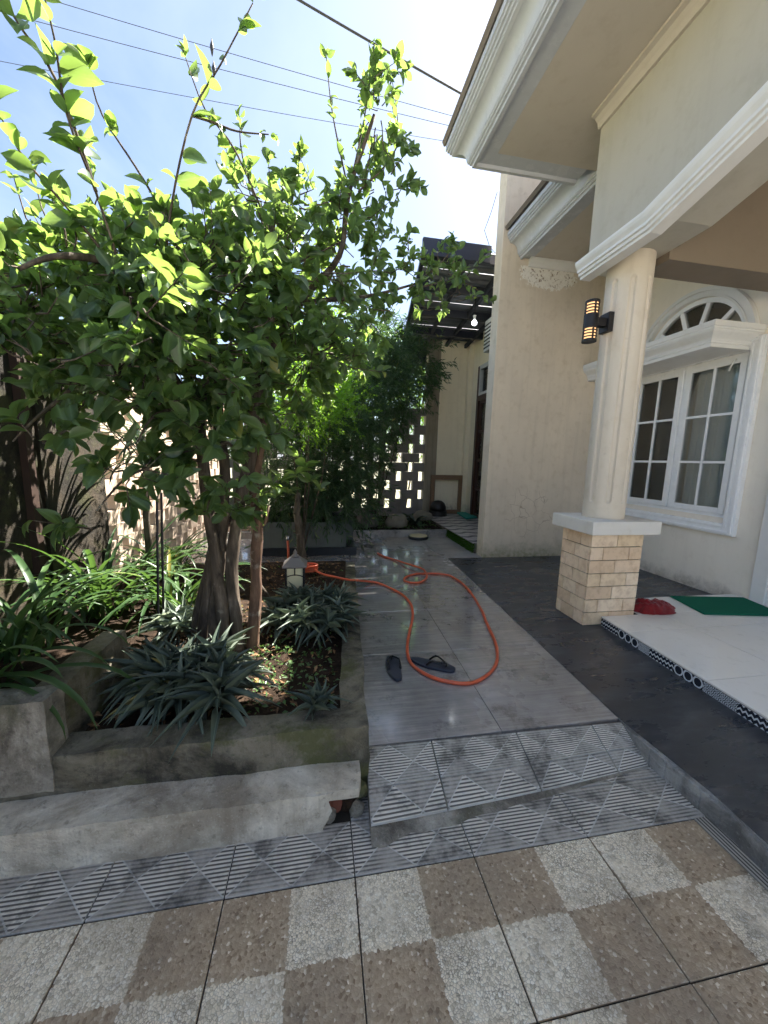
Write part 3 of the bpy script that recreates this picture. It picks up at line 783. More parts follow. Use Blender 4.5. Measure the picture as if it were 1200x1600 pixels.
# --- path: ramp of diamond tiles, then grey slabs
path = structure(MB().prism([(0.19, 1.62), (1.50, 1.62), (1.69, 4.53), (2.22, 4.6), (2.22, 5.96), (-2.0, 5.96), (-2.0, 4.02), (0.37, 4.02)], -0.05, ZP - 0.012).build('path', 'joint_dark'))
def xl(y): return 0.200 + (y - 1.48) * (0.382 - 0.206) / (3.983 - 1.495)
def xr(y): return 1.522 + (y - 1.456) * (1.692 - 1.525) / (4.527 - 1.456)
def xc(y): return 0.876 + (y - 1.559) * 0.0335
ys = [1.478, 2.25, 2.93, 3.53, 4.15, 4.56]
def slab(name, poly, mat, z1=ZP, th=0.03, uvs=None, parent=path, bev=0.002):
    mb = MB().prism(poly, z1 - th if not hasattr(z1, '__len__') else [z - th for z in z1], z1)
    if uvs: mb.uv[1] = uvs
    return mb.build(name, mat, parent, bevel=bev)
for a, b in zip(ys[:-1], ys[1:]):
    gapy = 0.0015
    la, lb = (xl(a), xl(b)) if b < 4.1 else (xl(a) if a < 4.0 else 0.37, 0.37)
    slab('slab', [(la, a + gapy), (xc(a) - gapy, a + gapy), (xc(b) - gapy, b - gapy), (lb, b - gapy)], 'grey_slab', ZP - 0.0004 * random.random())
    slab('slab', [(xc(a) + gapy, a + gapy), (xr(a), a + gapy), (xr(b), b - gapy), (xc(b) + gapy, b - gapy)], 'grey_slab', ZP - 0.0004 * random.random())
far_rows = [4.562, 5.17, 5.93]
for a, b in zip(far_rows[:-1], far_rows[1:]):
    for xa, xb in ((0.37, 0.96), (0.96, 1.62), (1.62, 2.2)):
        slab('slab', [(xa + 0.0015, a + 0.0015), (xb - 0.0015, a + 0.0015), (xb - 0.0015, b - 0.0015), (xa + 0.0015, b - 0.0015)], 'grey_slab', ZP - 0.0004 * random.random())
for xa, xb in ((-2.0, -1.4), (-1.4, -0.8), (-0.8, -0.2), (-0.2, 0.367)):
    for a, b in ((4.03, 4.56), (4.562, 5.17), (5.17, 5.93)):
        slab('slab', [(xa + 0.0015, a + 0.0015), (xb - 0.0015, a + 0.0015), (xb - 0.0015, b - 0.0015), (xa + 0.0015, b - 0.0015)], 'grey_slab', ZP - 0.0004 * random.random())
# ramp
TL, TR = Vector((0.200, 1.475, ZP)), Vector((1.520, 1.455, ZP))
BL, BR = Vector((0.182, 1.160, 0.052)), Vector((1.525, 1.285, 0.0045))
def rp(u, v):
    b = BL.lerp(BR, u); b.z = 0.005 + 0.043 * max(0.0, 1 - u / 0.72) ** 1.15
    return b.lerp(TL.lerp(TR, u), v)
rj = [0.0, 0.235, 0.56, 0.87, 1.0]
for i in range(4):
    vs_ = [0.0, 0.42, 1.0]
    for j in range(2):
        e = 0.0022
        q = [rp(rj[i] + e, vs_[j] + e * 3), rp(rj[i + 1] - e, vs_[j] + e * 3), rp(rj[i + 1] - e, vs_[j + 1] - e * 3), rp(rj[i] + e, vs_[j + 1] - e * 3)]
        mb = MB().prism([(p.x, p.y) for p in q], [p.z - 0.012 for p in q], [p.z for p in q])
        wu = (rj[i + 1] - rj[i]) * 1.33 / 0.21; h0, h1 = (0.45, 1.0) if j == 0 else (0.0, 1.0)
        uo = 0.5 if i == 0 else (0.0 if j else 0.5)
        mb.uv[1] = [(uo, h0), (uo + wu, h0), (uo + wu, h1), (uo, h1)]
        mb.build('ramp_tile', 'diamond_tile', path, bevel=0.0015)
# broken concrete bed under the ramp
bed = MB(); n = 26; vs = []; fs = []
for i in range(n + 1):
    u = i / n; p = rp(u, 0.0); jj = 0.5 + mnoise.noise(Vector((u * 14, 0, 0)))
    foot_y = p.y - (0.045 * (1 - u) ** 0.9 + 0.004) * (0.6 + 0.5 * jj); top = max(0.002, p.z - 0.013 * (1 - 0.7 * u))
    t2 = rp(u, 1.0)
    vs += [(p.x, foot_y, 0.0012), (p.x, foot_y + 0.012 + 0.01 * jj, max(0.0014, top * 0.75)), (p.x, p.y - 0.004, top), (t2.x, t2.y, ZP - 0.013), (t2.x, t2.y, -0.01)]
for i in range(n):
    for k in range(4): fs.append((i * 5 + k, (i + 1) * 5 + k, (i + 1) * 5 + k + 1, i * 5 + k + 1))
fs.append((4, 3, 2, 1, 0)); fs.append(tuple(n * 5 + k for k in range(5)))
bed.add(vs, fs).build('ramp_bed', 'concrete_old', path)

# --- dark floor beside the path and under the column
df = MB().prism([(1.525, -1.8), (2.9, -1.8), (2.9, 2.0), (4.015, 2.0), (4.015, 4.565), (1.697, 4.545), (1.527, 1.46), (1.556, 1.05), (1.540, 0.80)], -0.05, ZP - 0.004)
dfo = structure(df.build('dark_floor', 'slab_side'))
top = [(1.531, -1.8), (2.9, -1.8), (2.9, 2.0), (4.013, 2.0), (4.013, 4.562), (1.70, 4.542), (1.531, 1.46), (1.561, 1.05), (1.546, 0.80)]
MB().prism(top, ZP - 0.0035, ZP - 0.0005).build('slate_surface', 'dark_slate', dfo)
# ragged mortar lip along its edge
lip = MB()
for k in range(30):
    y = 1.44 - k * 0.075; x = (1.532 + 0.026 * k / 5) if k < 5 else 1.558 - 0.018 * min(1, (k - 5) / 5)
    w = 0.010 + 0.008 * mnoise.noise(Vector((k * 0.9, 3, 0)))
    lip.box((x - w - 0.006, y - 0.0745, -0.02), (x + 0.004, y, ZP - 0.012 + 0.006 * mnoise.noise(Vector((k * 0.7, 0, 5)))))
lip.build('kerb_face', 'slab_side', dfo)

# --- raised porch with cream tiles and a printed riser
ZF = 0.175
def xp(y): return 2.195 + (y - 1.3) * (2.262 - 2.195) / (2.45 - 1.3)
porch = structure(MB().prism([(xp(-1.8) + 0.012, -1.8), (4.015, -1.8), (4.015, 2.80), (2.62, 2.80), (2.62, 2.475), (xp(2.475) + 0.012, 2.475)], 0.0, ZF - 0.008).build('porch_floor', 'joint_dark'))
yj = [-1.8, -1.4, -0.8, -0.2, 0.4, 1.0, 1.6, 2.2, 2.474]
for a, b in zip(yj[:-1], yj[1:]):
    xa = [None, 2.83, 3.43, 4.012]
    for i in range(3):
        e = 0.0018
        x0a, x0b = (xp(a), xp(b)) if i == 0 else (xa[i] + e, xa[i] + e)
        slab('floor_tile', [(x0a, a + e), (xa[i + 1] - e, a + e), (xa[i + 1] - e, b - e), (x0b, b - e)], 'porcelain_cream', ZF, 0.01, parent=porch, bev=0.0015)
for x0, x1 in ((2.622, 3.43), (3.432, 4.012)):
    slab('floor_tile', [(x0, 2.476), (x1, 2.476), (x1, 2.80), (x0, 2.80)], 'porcelain_cream', ZF, 0.01, parent=porch, bev=0.0015)
pat = ['zigzag', 'moon', 'flower', 'zigzag', 'moon', 'scale', 'zigzag', 'triangle', 'moon', 'flower', 'zigzag', 'scale', 'triangle', 'moon', 'zigzag', 'flower', 'scale', 'triangle', 'moon', 'zigzag']
y = 2.472
for k in range(20):
    w = 0.095 if pat[k] == 'flower' else 0.19
    y2 = y - w
    mb = MB().prism([(xp(y2), y2 + 0.001), (xp(y2) + 0.01, y2 + 0.001), (xp(y) + 0.01, y - 0.001), (xp(y), y - 0.001)], ZP, ZF - 0.0105)
    for fi, f in enumerate(mb.f):
        uvl = []
        for vi in f:
            vx, vy, vz = mb.v[vi]; uvl.append(((y - vy) / w + 0.0001, (vz - ZP) / (ZF - 0.0105 - ZP)))
        mb.uv[fi] = uvl
    mb.build('riser_tile', 'riser_' + pat[k], porch)
    y = y2

# --- planter soil, far flower bed soil, terrace
def soil_patch(name, poly_fn, nx, ny, z, amp, seed):
    mb = MB(); vs = []; fs = []
    for j in range(ny + 1):
        for i in range(nx + 1):
            x, y = poly_fn(i / nx, j / ny); q = Vector((x * 4, y * 4, seed))
            edge = min(1, 6 * min(i / nx, 1 - i / nx, j / ny, 1 - j / ny))
            vs.append((x, y, z + edge * amp * (mnoise.noise(q) + 0.5 * mnoise.noise(q * 4) + 0.3 * mnoise.noise(q * 11))))
    for j in range(ny):
        for i in range(nx): a = j * (nx + 1) + i; fs.append((a, a + 1, a + nx + 2, a + nx + 1))
    mb.add(vs, fs); return structure(mb.build(name, 'soil', smooth=True))
soil_patch('planter_soil', lambda u, v: (-2.1 + u * (0.09 + 0.185 * v + 2.1), 1.46 + 2.55 * v), 90, 90, 0.255, 0.03, 0)
soil_patch('bed_soil', lambda u, v: (-2.0 + 4.16 * u, 5.99 + 1.68 * v), 50, 30, 0.19, 0.04, 4)
terr = structure(MB().box((2.17, 4.78, 0.0), (3.9, 7.7, 0.238)).build('terrace', 'concrete_old'))
for j in range(10):
    for i in range(4):
        x0 = 2.14 + i * 0.3; y0 = 4.785 + j * 0.292
        mb = MB().box((x0 + 0.002, y0 + 0.002, 0.239), (x0 + 0.298, y0 + 0.29, 0.25)); mb.uv[1] = [(0, 0), (1, 0), (1, 1), (0, 1)]
        mb.build('terrace_tile', 'wave_tile', terr)

# ================================================================== HOUSE
ZS = 3.97                                            # soffit level
WX, YW = 4.02, 4.57                                  # window wall plane, side wall plane
house = thing('house', (4.0, 2.0, 0.0), 'cream plastered house with white cornices, deep eave and arched window', 'house')
# window wall, built round its openings
wb = MB()
y0, y1 = 2.97, 4.27; zb, zt = 0.90, 2.52; ac, az, ar = 3.62, 2.62, 0.58
def wq(a, b, za, zb_): wb.box((WX, a, za), (WX + 0.14, b, zb_))
wq(-2.4, y0, 0.0, 2.62); wq(y1, YW, 0.0, 2.62); wq(y0, y1, 0.0, zb); wq(y0, y1, zt, 2.62)
wq(-2.4, ac - ar, 2.62, 4.05); wq(ac + ar, YW, 2.62, 4.05)
N = 28
for i in range(N):
    a0 = math.pi * i / N; a1 = math.pi * (i + 1) / N
    ya, za = ac + ar * math.cos(a0), az + ar * math.sin(a0); yb, zb2 = ac + ar * math.cos(a1), az + ar * math.sin(a1)
    wb.extrude([(WX, ya, za), (WX, yb, zb2), (WX, yb, 4.05), (WX, ya, 4.05)], (0.14, 0, 0))
wb.build('window_wall', 'wall_porch', house)
MB().box((2.19, YW, 0.0), (4.3, 4.765, 5.0)).build('side_wall', 'wall_side', house, bevel=0.006)
# dark room behind the windows
rm = MB()
rm.box((6.3, 0.5, 0), (6.4, YW, 4.0)); rm.box((WX + 0.15, 0.5, -0.02), (6.3, YW - 0.005, 0.0)); rm.box((WX + 0.15, 0.5, 3.9), (6.3, YW - 0.005, 3.95)); rm.box((WX + 0.15, 0.4, 0), (6.3, 0.5, 3.9)); rm.box((WX + 0.3, YW - 0.004, 0), (6.3, YW + 0.1, 3.9))
rm.build('room_shell', 'wall_porch', house)

# surround and main window
sur = MB()
def ring(a0, a1, z0, z1, w, d0, d1):
    sur.box((WX - d1, a0, z0), (WX - d0, a0 + w, z1)); sur.box((WX - d1, a1 - w, z0), (WX - d0, a1, z1))
    sur.box((WX - d1, a0 + w, z0), (WX - d0, a1 - w, z0 + w)); sur.box((WX - d1, a0 + w, z1 - w), (WX - d0, a1 - w, z1))
ring(2.86, 4.38, 0.735, 2.62, 0.11, -0.002, 0.045)
ring(2.875, 4.365, 0.75, 2.605, 0.028, 0.046, 0.062)
ring(2.935, 4.305, 0.81, 2.56, 0.022, 0.046, 0.055)
sur.build('window_surround', 'window_white', house, bevel=0.004)
win = MB()
FX0, FX1 = WX + 0.015, WX + 0.065
def fb(a, b, za, zb_, d=0.0): win.box((FX0 + d, a, za), (FX1 - d, b, zb_))
fb(2.97, 3.005, 0.90, 2.52); fb(4.235, 4.27, 0.90, 2.52); fb(3.005, 4.235, 0.90, 0.935); fb(3.005, 4.235, 2.485, 2.52); fb(3.605, 3.635, 0.935, 2.485)
window = win.build('window', 'window_white', house, bevel=0.003)
for (a, b) in ((3.008, 3.602), (3.638, 4.232)):
    sash = MB()
    st = 0.058; X0, X1 = WX - 0.004, WX + 0.038
    sash.box((X0, a, 0.938), (X1, a + st, 2.482)); sash.box((X0, b - st, 0.938), (X1, b, 2.482))
    sash.box((X0, a + st, 0.938), (X1, b - st, 0.938 + st)); sash.box((X0, a + st, 2.482 - st), (X1, b - st, 2.482))
    mid = (a + b) / 2; mw = 0.013
    zc = [0.938 + st, 1.46, 1.945, 2.482 - st]
    sash.box((X0 + 0.006, mid - mw, zc[0]), (X1 - 0.006, mid + mw, zc[3]))
    for z in zc[1:3]:
        sash.box((X0 + 0.007, a + st, z - mw), (X1 - 0.007, mid - mw, z + mw)); sash.box((X0 + 0.007, mid + mw, z - mw), (X1 - 0.007, b - st, z + mw))
    so = sash.build('sash', 'window_white', window, bevel=0.003)
    for za, zb_ in zip(zc[:-1], zc[1:]):
        for ya, yb in ((a + st, mid - mw), (mid + mw, b - st)):
            MB().box((WX + 0.014, ya - 0.004, za + (mw if za != zc[0] else 0) - 0.003), (WX + 0.019, yb + 0.004, zb_ - (mw if zb_ != zc[3] else 0) + 0.003)).build('pane', 'window_glass', window)
MB().tube([(WX - 0.012, 3.10, 2.46), (WX - 0.03, 3.11, 2.445), (WX - 0.032, 3.14, 2.355)], 0.009, 8).build('window_stay', 'white_trim', window, smooth=True)
# arched fanlight
def arc_band(mb, c_y, c_z, r0, r1, x0, x1, n=32, a_from=0.0, a_to=math.pi):
    vs = []; fs = []
    for i in range(n + 1):
        a = a_from + (a_to - a_from) * i / n; cy_, sz = math.cos(a), math.sin(a)
        for r, x in ((r0, x0), (r1, x0), (r1, x1), (r0, x1)): vs.append((x, c_y + r * cy_, c_z + r * sz))
    for i in range(n):
        for k in range(4): fs.append((i * 4 + k, i * 4 + (k + 1) % 4, (i + 1) * 4 + (k + 1) % 4, (i + 1) * 4 + k))
    fs.append((0, 1, 2, 3)); fs.append(tuple(n * 4 + k for k in range(4)))
    mb.add(vs, fs)
fan = MB()
arc_band(fan, ac, az, ar - 0.05, ar + 0.004, WX + 0.015, WX + 0.065)
fan.box((WX + 0.015, ac - ar + 0.05, az), (WX + 0.065, ac + ar - 0.05, az + 0.04))
MUNT = [R(38), R(71), R(105), R(140)]
for a in MUNT:
    d = Vector((0, math.cos(a), math.sin(a))); c0 = Vector((WX + 0.04, ac, az + 0.03))
    fan.bar(c0 + d * 0.10, c0 + d * (ar - 0.055), 0.045, 0.032, up=(1, 0, 0))
arc_band(fan, ac, az + 0.03, 0.0, 0.11, WX + 0.02, WX + 0.06, 12)
fanlight = fan.build('fanlight', 'window_white', house)
bnd = [0] + MUNT + [math.pi]
for a0, a1 in zip(bnd[:-1], bnd[1:]):
    pts = [(WX + 0.045, ac + 0.1 * math.cos(a), az + 0.03 + 0.1 * math.sin(a)) for a in (a1, (a0 + a1) / 2, a0)]
    pts += [(WX + 0.045, ac + (ar - 0.04) * math.cos(a0 + (a1 - a0) * t / 6), az + (ar - 0.04) * math.sin(a0 + (a1 - a0) * t / 6)) for t in range(7)]
    MB().extrude(pts, (0.005, 0, 0)).build('pane', 'window_glass', fanlight)
am = MB()
arc_band(am, ac, az, ar - 0.002, 0.675, WX - 0.03, WX - 0.001, 40)
arc_band(am, ac, az, 0.635, 0.672, WX - 0.05, WX - 0.031, 40)
arc_band(am, ac, az, ar, 0.60, WX - 0.042, WX - 0.031, 40)
am.build('arch_moulding', 'white_trim', house)
# hood over the window (moulded shelf running into the side wall)
hp = [(0.0, 0.0), (-0.055, 0.0), (-0.055, 0.03), (-0.045, 0.035), (-0.045, 0.052)]
hp += [(-0.04 + 0.030 * (1 - math.cos(t * math.pi / 10)) , 0.055 + 0.075 * t / 10) for t in range(11)]
hp += [(0.026, 0.132), (0.026, 0.150), (0.034, 0.153), (0.034, 0.200), (0.0, 0.204)]
hood = MB()
hprof = [(o - 0.034, z + 2.512) for o, z in hp[1:]] + [(-0.25, 2.716), (-0.25, 2.512)]
hood.sweep([(WX - 0.003, 2.893), (3.45, 2.893), (3.45, YW - 0.004)], [(o, z) for o, z in hprof], side=1)
hood.box((3.66, 3.10, 2.516), (WX - 0.002, YW - 0.004, 2.700))
hood.build('window_hood', 'white_trim', house)
# door at the right edge of the window wall
dr = MB()
dr.box((WX - 0.05, 2.52, ZF), (WX - 0.001, 2.64, 2.75)); dr.box((WX - 0.05, 1.30, ZF), (WX - 0.001, 1.42, 2.75)); dr.box((WX - 0.05, 1.42, 2.63), (WX - 0.001, 2.52, 2.75))
dfr = dr.build('door_frame', 'white_trim', house, bevel=0.006)
dp = MB().box((WX - 0.03, 1.42, ZF), (WX - 0.002, 2.52, 2.63))
for za, zb_ in ((0.35, 1.1), (1.25, 2.45)):
    for ya, yb in ((1.5, 1.92), (2.02, 2.44)): dp.box((WX - 0.042, ya, za), (WX - 0.03, yb, zb_))
dpo = dp.build('door', 'white_trim', house, bevel=0.004)
MB().tube([(WX - 0.03, 1.50, 1.15), (WX - 0.09, 1.50, 1.15), (WX - 0.09, 1.62, 1.15)], 0.011, 8).build('handle', 'handle_metal', dpo, smooth=True)

# eave cornice, soffit, roof
def cyma(x0, z0, x1, z1, n=10):
    out = []
    for i in range(n + 1):
        t = i / n; s_ = t - math.sin(2 * math.pi * t) / (2 * math.pi) * 0.9
        out.append((x0 + (x1 - x0) * t, z0 + (z1 - z0) * s_))
    return out
cp = [(0.0, 0.0), (0.012, -0.022), (0.040, -0.022), (0.040, 0.004), (0.058, 0.006), (0.058, 0.022), (0.072, 0.024), (0.072, 0.036)]
cp += [(0.078 + 0.085 * (1 - math.cos(math.pi / 2 * t / 12)) , 0.038 + 0.105 * math.sin(math.pi / 2 * t / 12)) for t in range(13)][:]
cp += [(0.185, 0.15), (0.185, 0.168), (0.20, 0.17), (0.20, 0.192), (0.216, 0.194), (0.216, 0.212), (0.228, 0.215), (0.228, 0.262)]
cprof = [(o, z + ZS) for o, z in cp] + [(-0.12, ZS + 0.262), (-0.12, ZS)]
ev = MB(); ev.sweep([(1.34, -2.4), (1.34, 3.372), (2.30, 3.372)], cprof, side=1)
ev.build('eave_cornice', 'gloss_paint', house)
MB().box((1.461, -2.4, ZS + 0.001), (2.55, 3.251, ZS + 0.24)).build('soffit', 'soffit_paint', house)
c2 = [(o, z - 0.045) for o, z in cprof]
ev2 = MB(); ev2.sweep([(2.47, 2.60), (2.47, YW - 0.003)], c2, side=1); ev2.build('upper_cornice', 'gloss_paint', house)
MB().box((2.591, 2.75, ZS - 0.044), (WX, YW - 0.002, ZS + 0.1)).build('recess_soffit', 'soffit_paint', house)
cw = MB(); cw.sweep([(2.55, YW - 0.002), (WX - 0.002, YW - 0.002)], [(-0.001, ZS - 0.14), (0.02, ZS - 0.14), (0.025, ZS - 0.11), (0.06, ZS - 0.075), (0.065, ZS - 0.048), (-0.001, ZS - 0.048)], side=-1)
cw.build('wall_cornice', 'white_trim', house)
rf = MB()
t30 = math.tan(R(27))
rf.extrude([(1.10, -2.4, ZS + 0.265), (7.0, -2.4, ZS + 0.265 + 5.9 * t30), (7.0, -2.4, ZS + 0.35 + 5.9 * t30), (1.08, -2.4, ZS + 0.30)], (0, 6.02, 0))
rf.extrude([(2.22, 3.63, ZS + 0.23), (7.0, 3.63, ZS + 0.23 + 4.78 * t30), (7.0, 3.63, ZS + 0.3 + 4.78 * t30), (2.20, 3.63, ZS + 0.27)], (0, 0.93, 0))
rf.build('roof', 'roof_grey', house)
MB().box((4.3, YW + 0.2, 0), (7.0, YW + 0.4, 6.0)).build('gable_wall', 'wall_cream', house)

# porch beam with canted arch and its moulding
BX0, BX1 = 2.06, 2.50
arch = [(2.79, 2.955), (2.21, 2.955), (1.62, 3.10), (0.9, 3.27), (-0.5, 3.27), (-2.4, 2.955)]
bm_ = MB()
for (ya, za), (yb, zb_) in zip(arch[:-1], arch[1:]):
    bm_.extrude([(BX0, ya, za), (BX0, yb, zb_), (BX0, yb, ZS - 0.001), (BX0, ya, ZS - 0.001)], (BX1 - BX0, 0, 0))
bm_.build('porch_beam', 'beam_paint', house)
def sweep_face(poly, prof, x):
    # moulding on the face x = const: poly [(y,z)], prof [(out, up)] closed
    mb = MB(); vs = []; fs = []; m = len(poly); k = len(prof); P = [Vector((0, y, z)) for y, z in poly]
    for i in range(m):
        ds = []
        if i > 0: ds.append((P[i] - P[i - 1]).normalized())
        if i < m - 1: ds.append((P[i + 1] - P[i]).normalized())
        ns = [Vector((0, d.z, -d.y)) for d in ds]; nn = sum(ns, Vector()).normalized(); nn /= max(0.3, nn.dot(ns[0]))
        for o, h in prof: vs.append(P[i] + nn * h + Vector((x - o, 0, 0)))
    for i in range(m - 1):
        for j in range(k): fs.append((i * k + j, i * k + (j + 1) % k, (i + 1) * k + (j + 1) % k, (i + 1) * k + j))
    fs.append(tuple(range(k))); fs.append(tuple(range((m - 1) * k, m * k)))
    mb.add(vs, fs); return mb
mp = [(-0.06, -0.10), (0.028, -0.10), (0.028, -0.082), (0.044, -0.078), (0.044, -0.058), (0.058, -0.054), (0.058, -0.036), (0.075, -0.012), (0.082, 0.006), (0.082, 0.022), (0.0, 0.03), (-0.001, 0.03), (-0.001, -0.002), (-0.06, -0.002)]
a2 = [(2.83, 2.955)] + arch[1:]
sweep_face(a2, mp, BX0).build('beam_moulding', 'white_trim', house)
bt = MB(); bt.sweep([(BX0, -2.4), (BX0, 2.795)], [(-0.001, ZS - 0.085), (0.02, ZS - 0.085), (0.03, ZS - 0.05), (0.055, ZS - 0.025), (0.085, ZS - 0.02), (0.085, ZS - 0.0015), (-0.001, ZS - 0.0015)], side=1)
bt.build('soffit_moulding', 'soffit_paint', house)
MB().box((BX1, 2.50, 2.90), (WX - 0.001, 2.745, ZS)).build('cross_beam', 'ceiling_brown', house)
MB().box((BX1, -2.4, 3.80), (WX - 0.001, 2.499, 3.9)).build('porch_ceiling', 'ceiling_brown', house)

# --- curtains behind the glass
def curtain(name, ya, yb, za, zb_, x, label, seed):
    n = 60; mb = MB(); vs = []; fs = []
    for i in range(n + 1):
        y = ya + (yb - ya) * i / n; xx = x + 0.05 + 0.038 * math.sin(i * 0.75 + seed) + 0.012 * math.sin(i * 1.9 + seed)
        vs += [(xx, y, za), (xx + 0.004 * math.sin(i), y, zb_)]
    for i in range(n): fs.append((i * 2, i * 2 + 2, i * 2 + 3, i * 2 + 1))
    o = mb.add(vs, fs).build(name, 'curtain_cloth', smooth=True, fixn=False)
    return tag(o, label, 'curtain', 'curtains behind the window glass')
curtain('curtain', 2.92, 3.58, 0.55, 2.60, WX + 0.085, 'pale pleated curtain behind the sash nearest the door', 0)
curtain('curtain', 3.64, 3.98, 0.55, 2.60, WX + 0.085, 'narrow pale curtain drawn halfway behind the sash nearest the column', 2)
tag(MB().tube([(WX + 0.22, 2.8, 2.66), (WX + 0.22, 4.45, 2.66)], 0.012, 8).build('curtain_rail', 'curtain_rail'), 'thin rail holding the curtains inside the window', 'rail')

# ================================================================== PORCH COLUMN
CX, CY = 2.335, 2.655
colm = thing('porch_column', (CX, CY, ZP), 'fluted cream column on a tan brick pedestal with white cap', 'column')
px0, px1, py0, py1 = 2.10, 2.575, 2.48, 2.83
ped = MB().box((px0 + 0.012, py0 + 0.012, ZP - 0.002), (px1 - 0.012, py1 - 0.012, 0.862)).build('pedestal', 'joint_brown', colm)
rows_n = 7; rh = (0.862 - ZP) / rows_n; jt = 0.005
def brk(a, b):
    MB().box(a, b).build('brick', 'cladding_brick', ped, bevel=0.003)
for r in range(rows_n):
    z0 = ZP + r * rh + jt / 2; z1 = z0 + rh - jt
    off = r % 2
    # front (towards -y) and back
    cuts = [px0, px0 + 0.235, px1] if off == 0 else [px0, px0 + 0.118, px0 + 0.355, px1]
    for a, b in zip(cuts[:-1], cuts[1:]):
        d = 0.0015 * random.random()
        brk((a + jt / 2, py0 - d, z0), (b - jt / 2, py0 + 0.0125, z1)); brk((a + jt / 2, py1 - 0.0125, z0), (b - jt / 2, py1 + d, z1))
    # sides
    c0, c1 = py0 + 0.0135, py1 - 0.0135
    cuts = [c0, c0 + 0.105, c0 + 0.27, c1] if off == 0 else [c0, c0 + 0.165, c1]
    for a, b in zip(cuts[:-1], cuts[1:]):
        d = 0.0015 * random.random()
        brk((px0 - d, a + jt / 2, z0), (px0 + 0.0125, b - jt / 2, z1)); brk((px1 - 0.0125, a + jt / 2, z0), (px1 + d, b - jt / 2, z1))
MB().box((2.035, 2.402, 0.866), (2.645, 2.90, 0.972)).build('cap', 'cap_white', colm, bevel=0.006)
# shaft with round-ended flutes
sh = MB(); NA = 192; r0 = 0.156
zs_ = [0.972] + list(np.linspace(0.99, 1.19, 16)) + list(np.linspace(1.25, 2.60, 10)) + list(np.linspace(2.64, 2.80, 14)) + [2.9535]
vs = []; fs = []
for z in zs_:
    for k in range(NA):
        a = 2 * math.pi * k / NA; da = (a + R(8)) % (math.pi / 4) - math.pi / 8; w = abs(da) * r0
        hw = 0.021; zl, zh = 1.10, 2.78
        dz = max(zl + hw - z, 0) + max(z - (zh - hw), 0)
        dd = math.hypot(w, dz)
        dep = 0.0 if dd > hw else min(1.0, (hw - dd) / 0.008) * 0.013
        if z < zl or z > zh: dep = 0.0
        r = r0 - dep; vs.append((CX - 0.010 + r * math.cos(a), CY + r * math.sin(a), z))
for i in range(len(zs_) - 1):
    for k in range(NA): fs.append((i * NA + k, i * NA + (k + 1) % NA, (i + 1) * NA + (k + 1) % NA, (i + 1) * NA + k))
sh.add(vs, fs).build('shaft', 'column_paint', colm, fixn=False)
# wall lamp on the column
LX, LY, LZ = 2.022, 2.640, 2.478
lamp = thing('wall_lamp', (LX, LY, LZ - 0.15), 'black slotted cylinder wall lamp glowing amber on the cream column', 'lamp')
MB().box((2.135, LY - 0.05, LZ - 0.07), (2.178, LY + 0.05, LZ + 0.07)).build('mount_plate', 'lamp_black', lamp, bevel=0.004)
MB().box((2.055, LY - 0.028, LZ - 0.03), (2.136, LY + 0.028, LZ + 0.03)).build('arm', 'lamp_black', lamp, bevel=0.004)
MB().lathe([(0.040, -0.142), (0.040, -0.05)], (LX, LY, LZ)).build('lower_glow', 'lamp_glow', lamp, smooth=False)
MB().lathe([(0.040, 0.05), (0.040, 0.135)], (LX, LY, LZ)).build('upper_glow', 'lamp_glow', lamp)
MB().lathe([(0.049, -0.052), (0.051, -0.05), (0.051, 0.05), (0.049, 0.052)], (LX, LY, LZ), 32).build('body', 'lamp_black', lamp, smooth=False)
for s_ in (1, -1):
    for k, z in enumerate((0.068, 0.09, 0.112)):
        MB().lathe([(0.046, s_ * z - 0.0035), (0.050, s_ * z - 0.0035), (0.050, s_ * z + 0.0035), (0.046, s_ * z + 0.0035)], (LX, LY, LZ), 28).build('slat', 'lamp_black', lamp)
    MB().lathe([(0.044, s_ * 0.138 - 0.009), (0.051, s_ * 0.138 - 0.009), (0.051, s_ * 0.138 + 0.009), (0.044, s_ * 0.138 + 0.009)], (LX, LY, LZ), 28).build('rim', 'lamp_black', lamp)
    for k in range(4):
        a = math.pi / 4 + k * math.pi / 2 + 0.6
        MB().obox((LX + 0.047 * math.cos(a), LY + 0.047 * math.sin(a), LZ + s_ * 0.09), (-math.sin(a), math.cos(a), 0), (math.cos(a), math.sin(a), 0), (0, 0, 1), 0.006, 0.0035, 0.042).build('bar', 'lamp_black', lamp)
MB().lathe([(0.0441, 0.1445), (0.0441, 0.146)], (LX, LY, LZ), 28).build('top_disc', 'lamp_black', lamp)

# ================================================================== ANNEX behind the side wall
annex = thing('annex', (3.2, 7.7, 0.2), 'cream annex wall with damp stain and brown glazed door beyond the side wall', 'building')
FY = 7.70
MB().box((2.47, FY, 0.2), (3.06, FY + 0.15, 4.2)).build('end_wall', 'annex_wall', annex)
MB().box((2.20, FY - 0.03, 0.0), (2.47, FY + 0.15, 4.2)).build('stained_pilaster', 'annex_stain', annex, bevel=0.004)
MB().box((3.06, FY - 0.12, 0.2), (3.30, FY + 0.15, 4.2)).build('corner_pier', 'annex_wall', annex, bevel=0.004)
dw = MB(); DX = 3.16
dw.box((DX, 7.26, 0.2), (DX + 0.15, FY - 0.121, 4.2)); dw.box((DX, 6.28, 3.32), (DX + 0.15, 7.26, 4.2)); dw.box((DX, 4.77, 0.2), (DX + 0.15, 6.28, 4.2))
dw.build('door_wall', 'annex_wall', annex)
d2 = MB(); d2.box((DX - 0.03, 7.17, 0.25), (DX + 0.08, 7.26, 3.30)); d2.box((DX - 0.03, 6.28, 0.25), (DX + 0.08, 6.37, 3.30)); d2.box((DX - 0.03, 6.37, 2.62), (DX + 0.08, 7.17, 2.72)); 
fr2 = d2.build('door_frame', 'door_wood', annex)
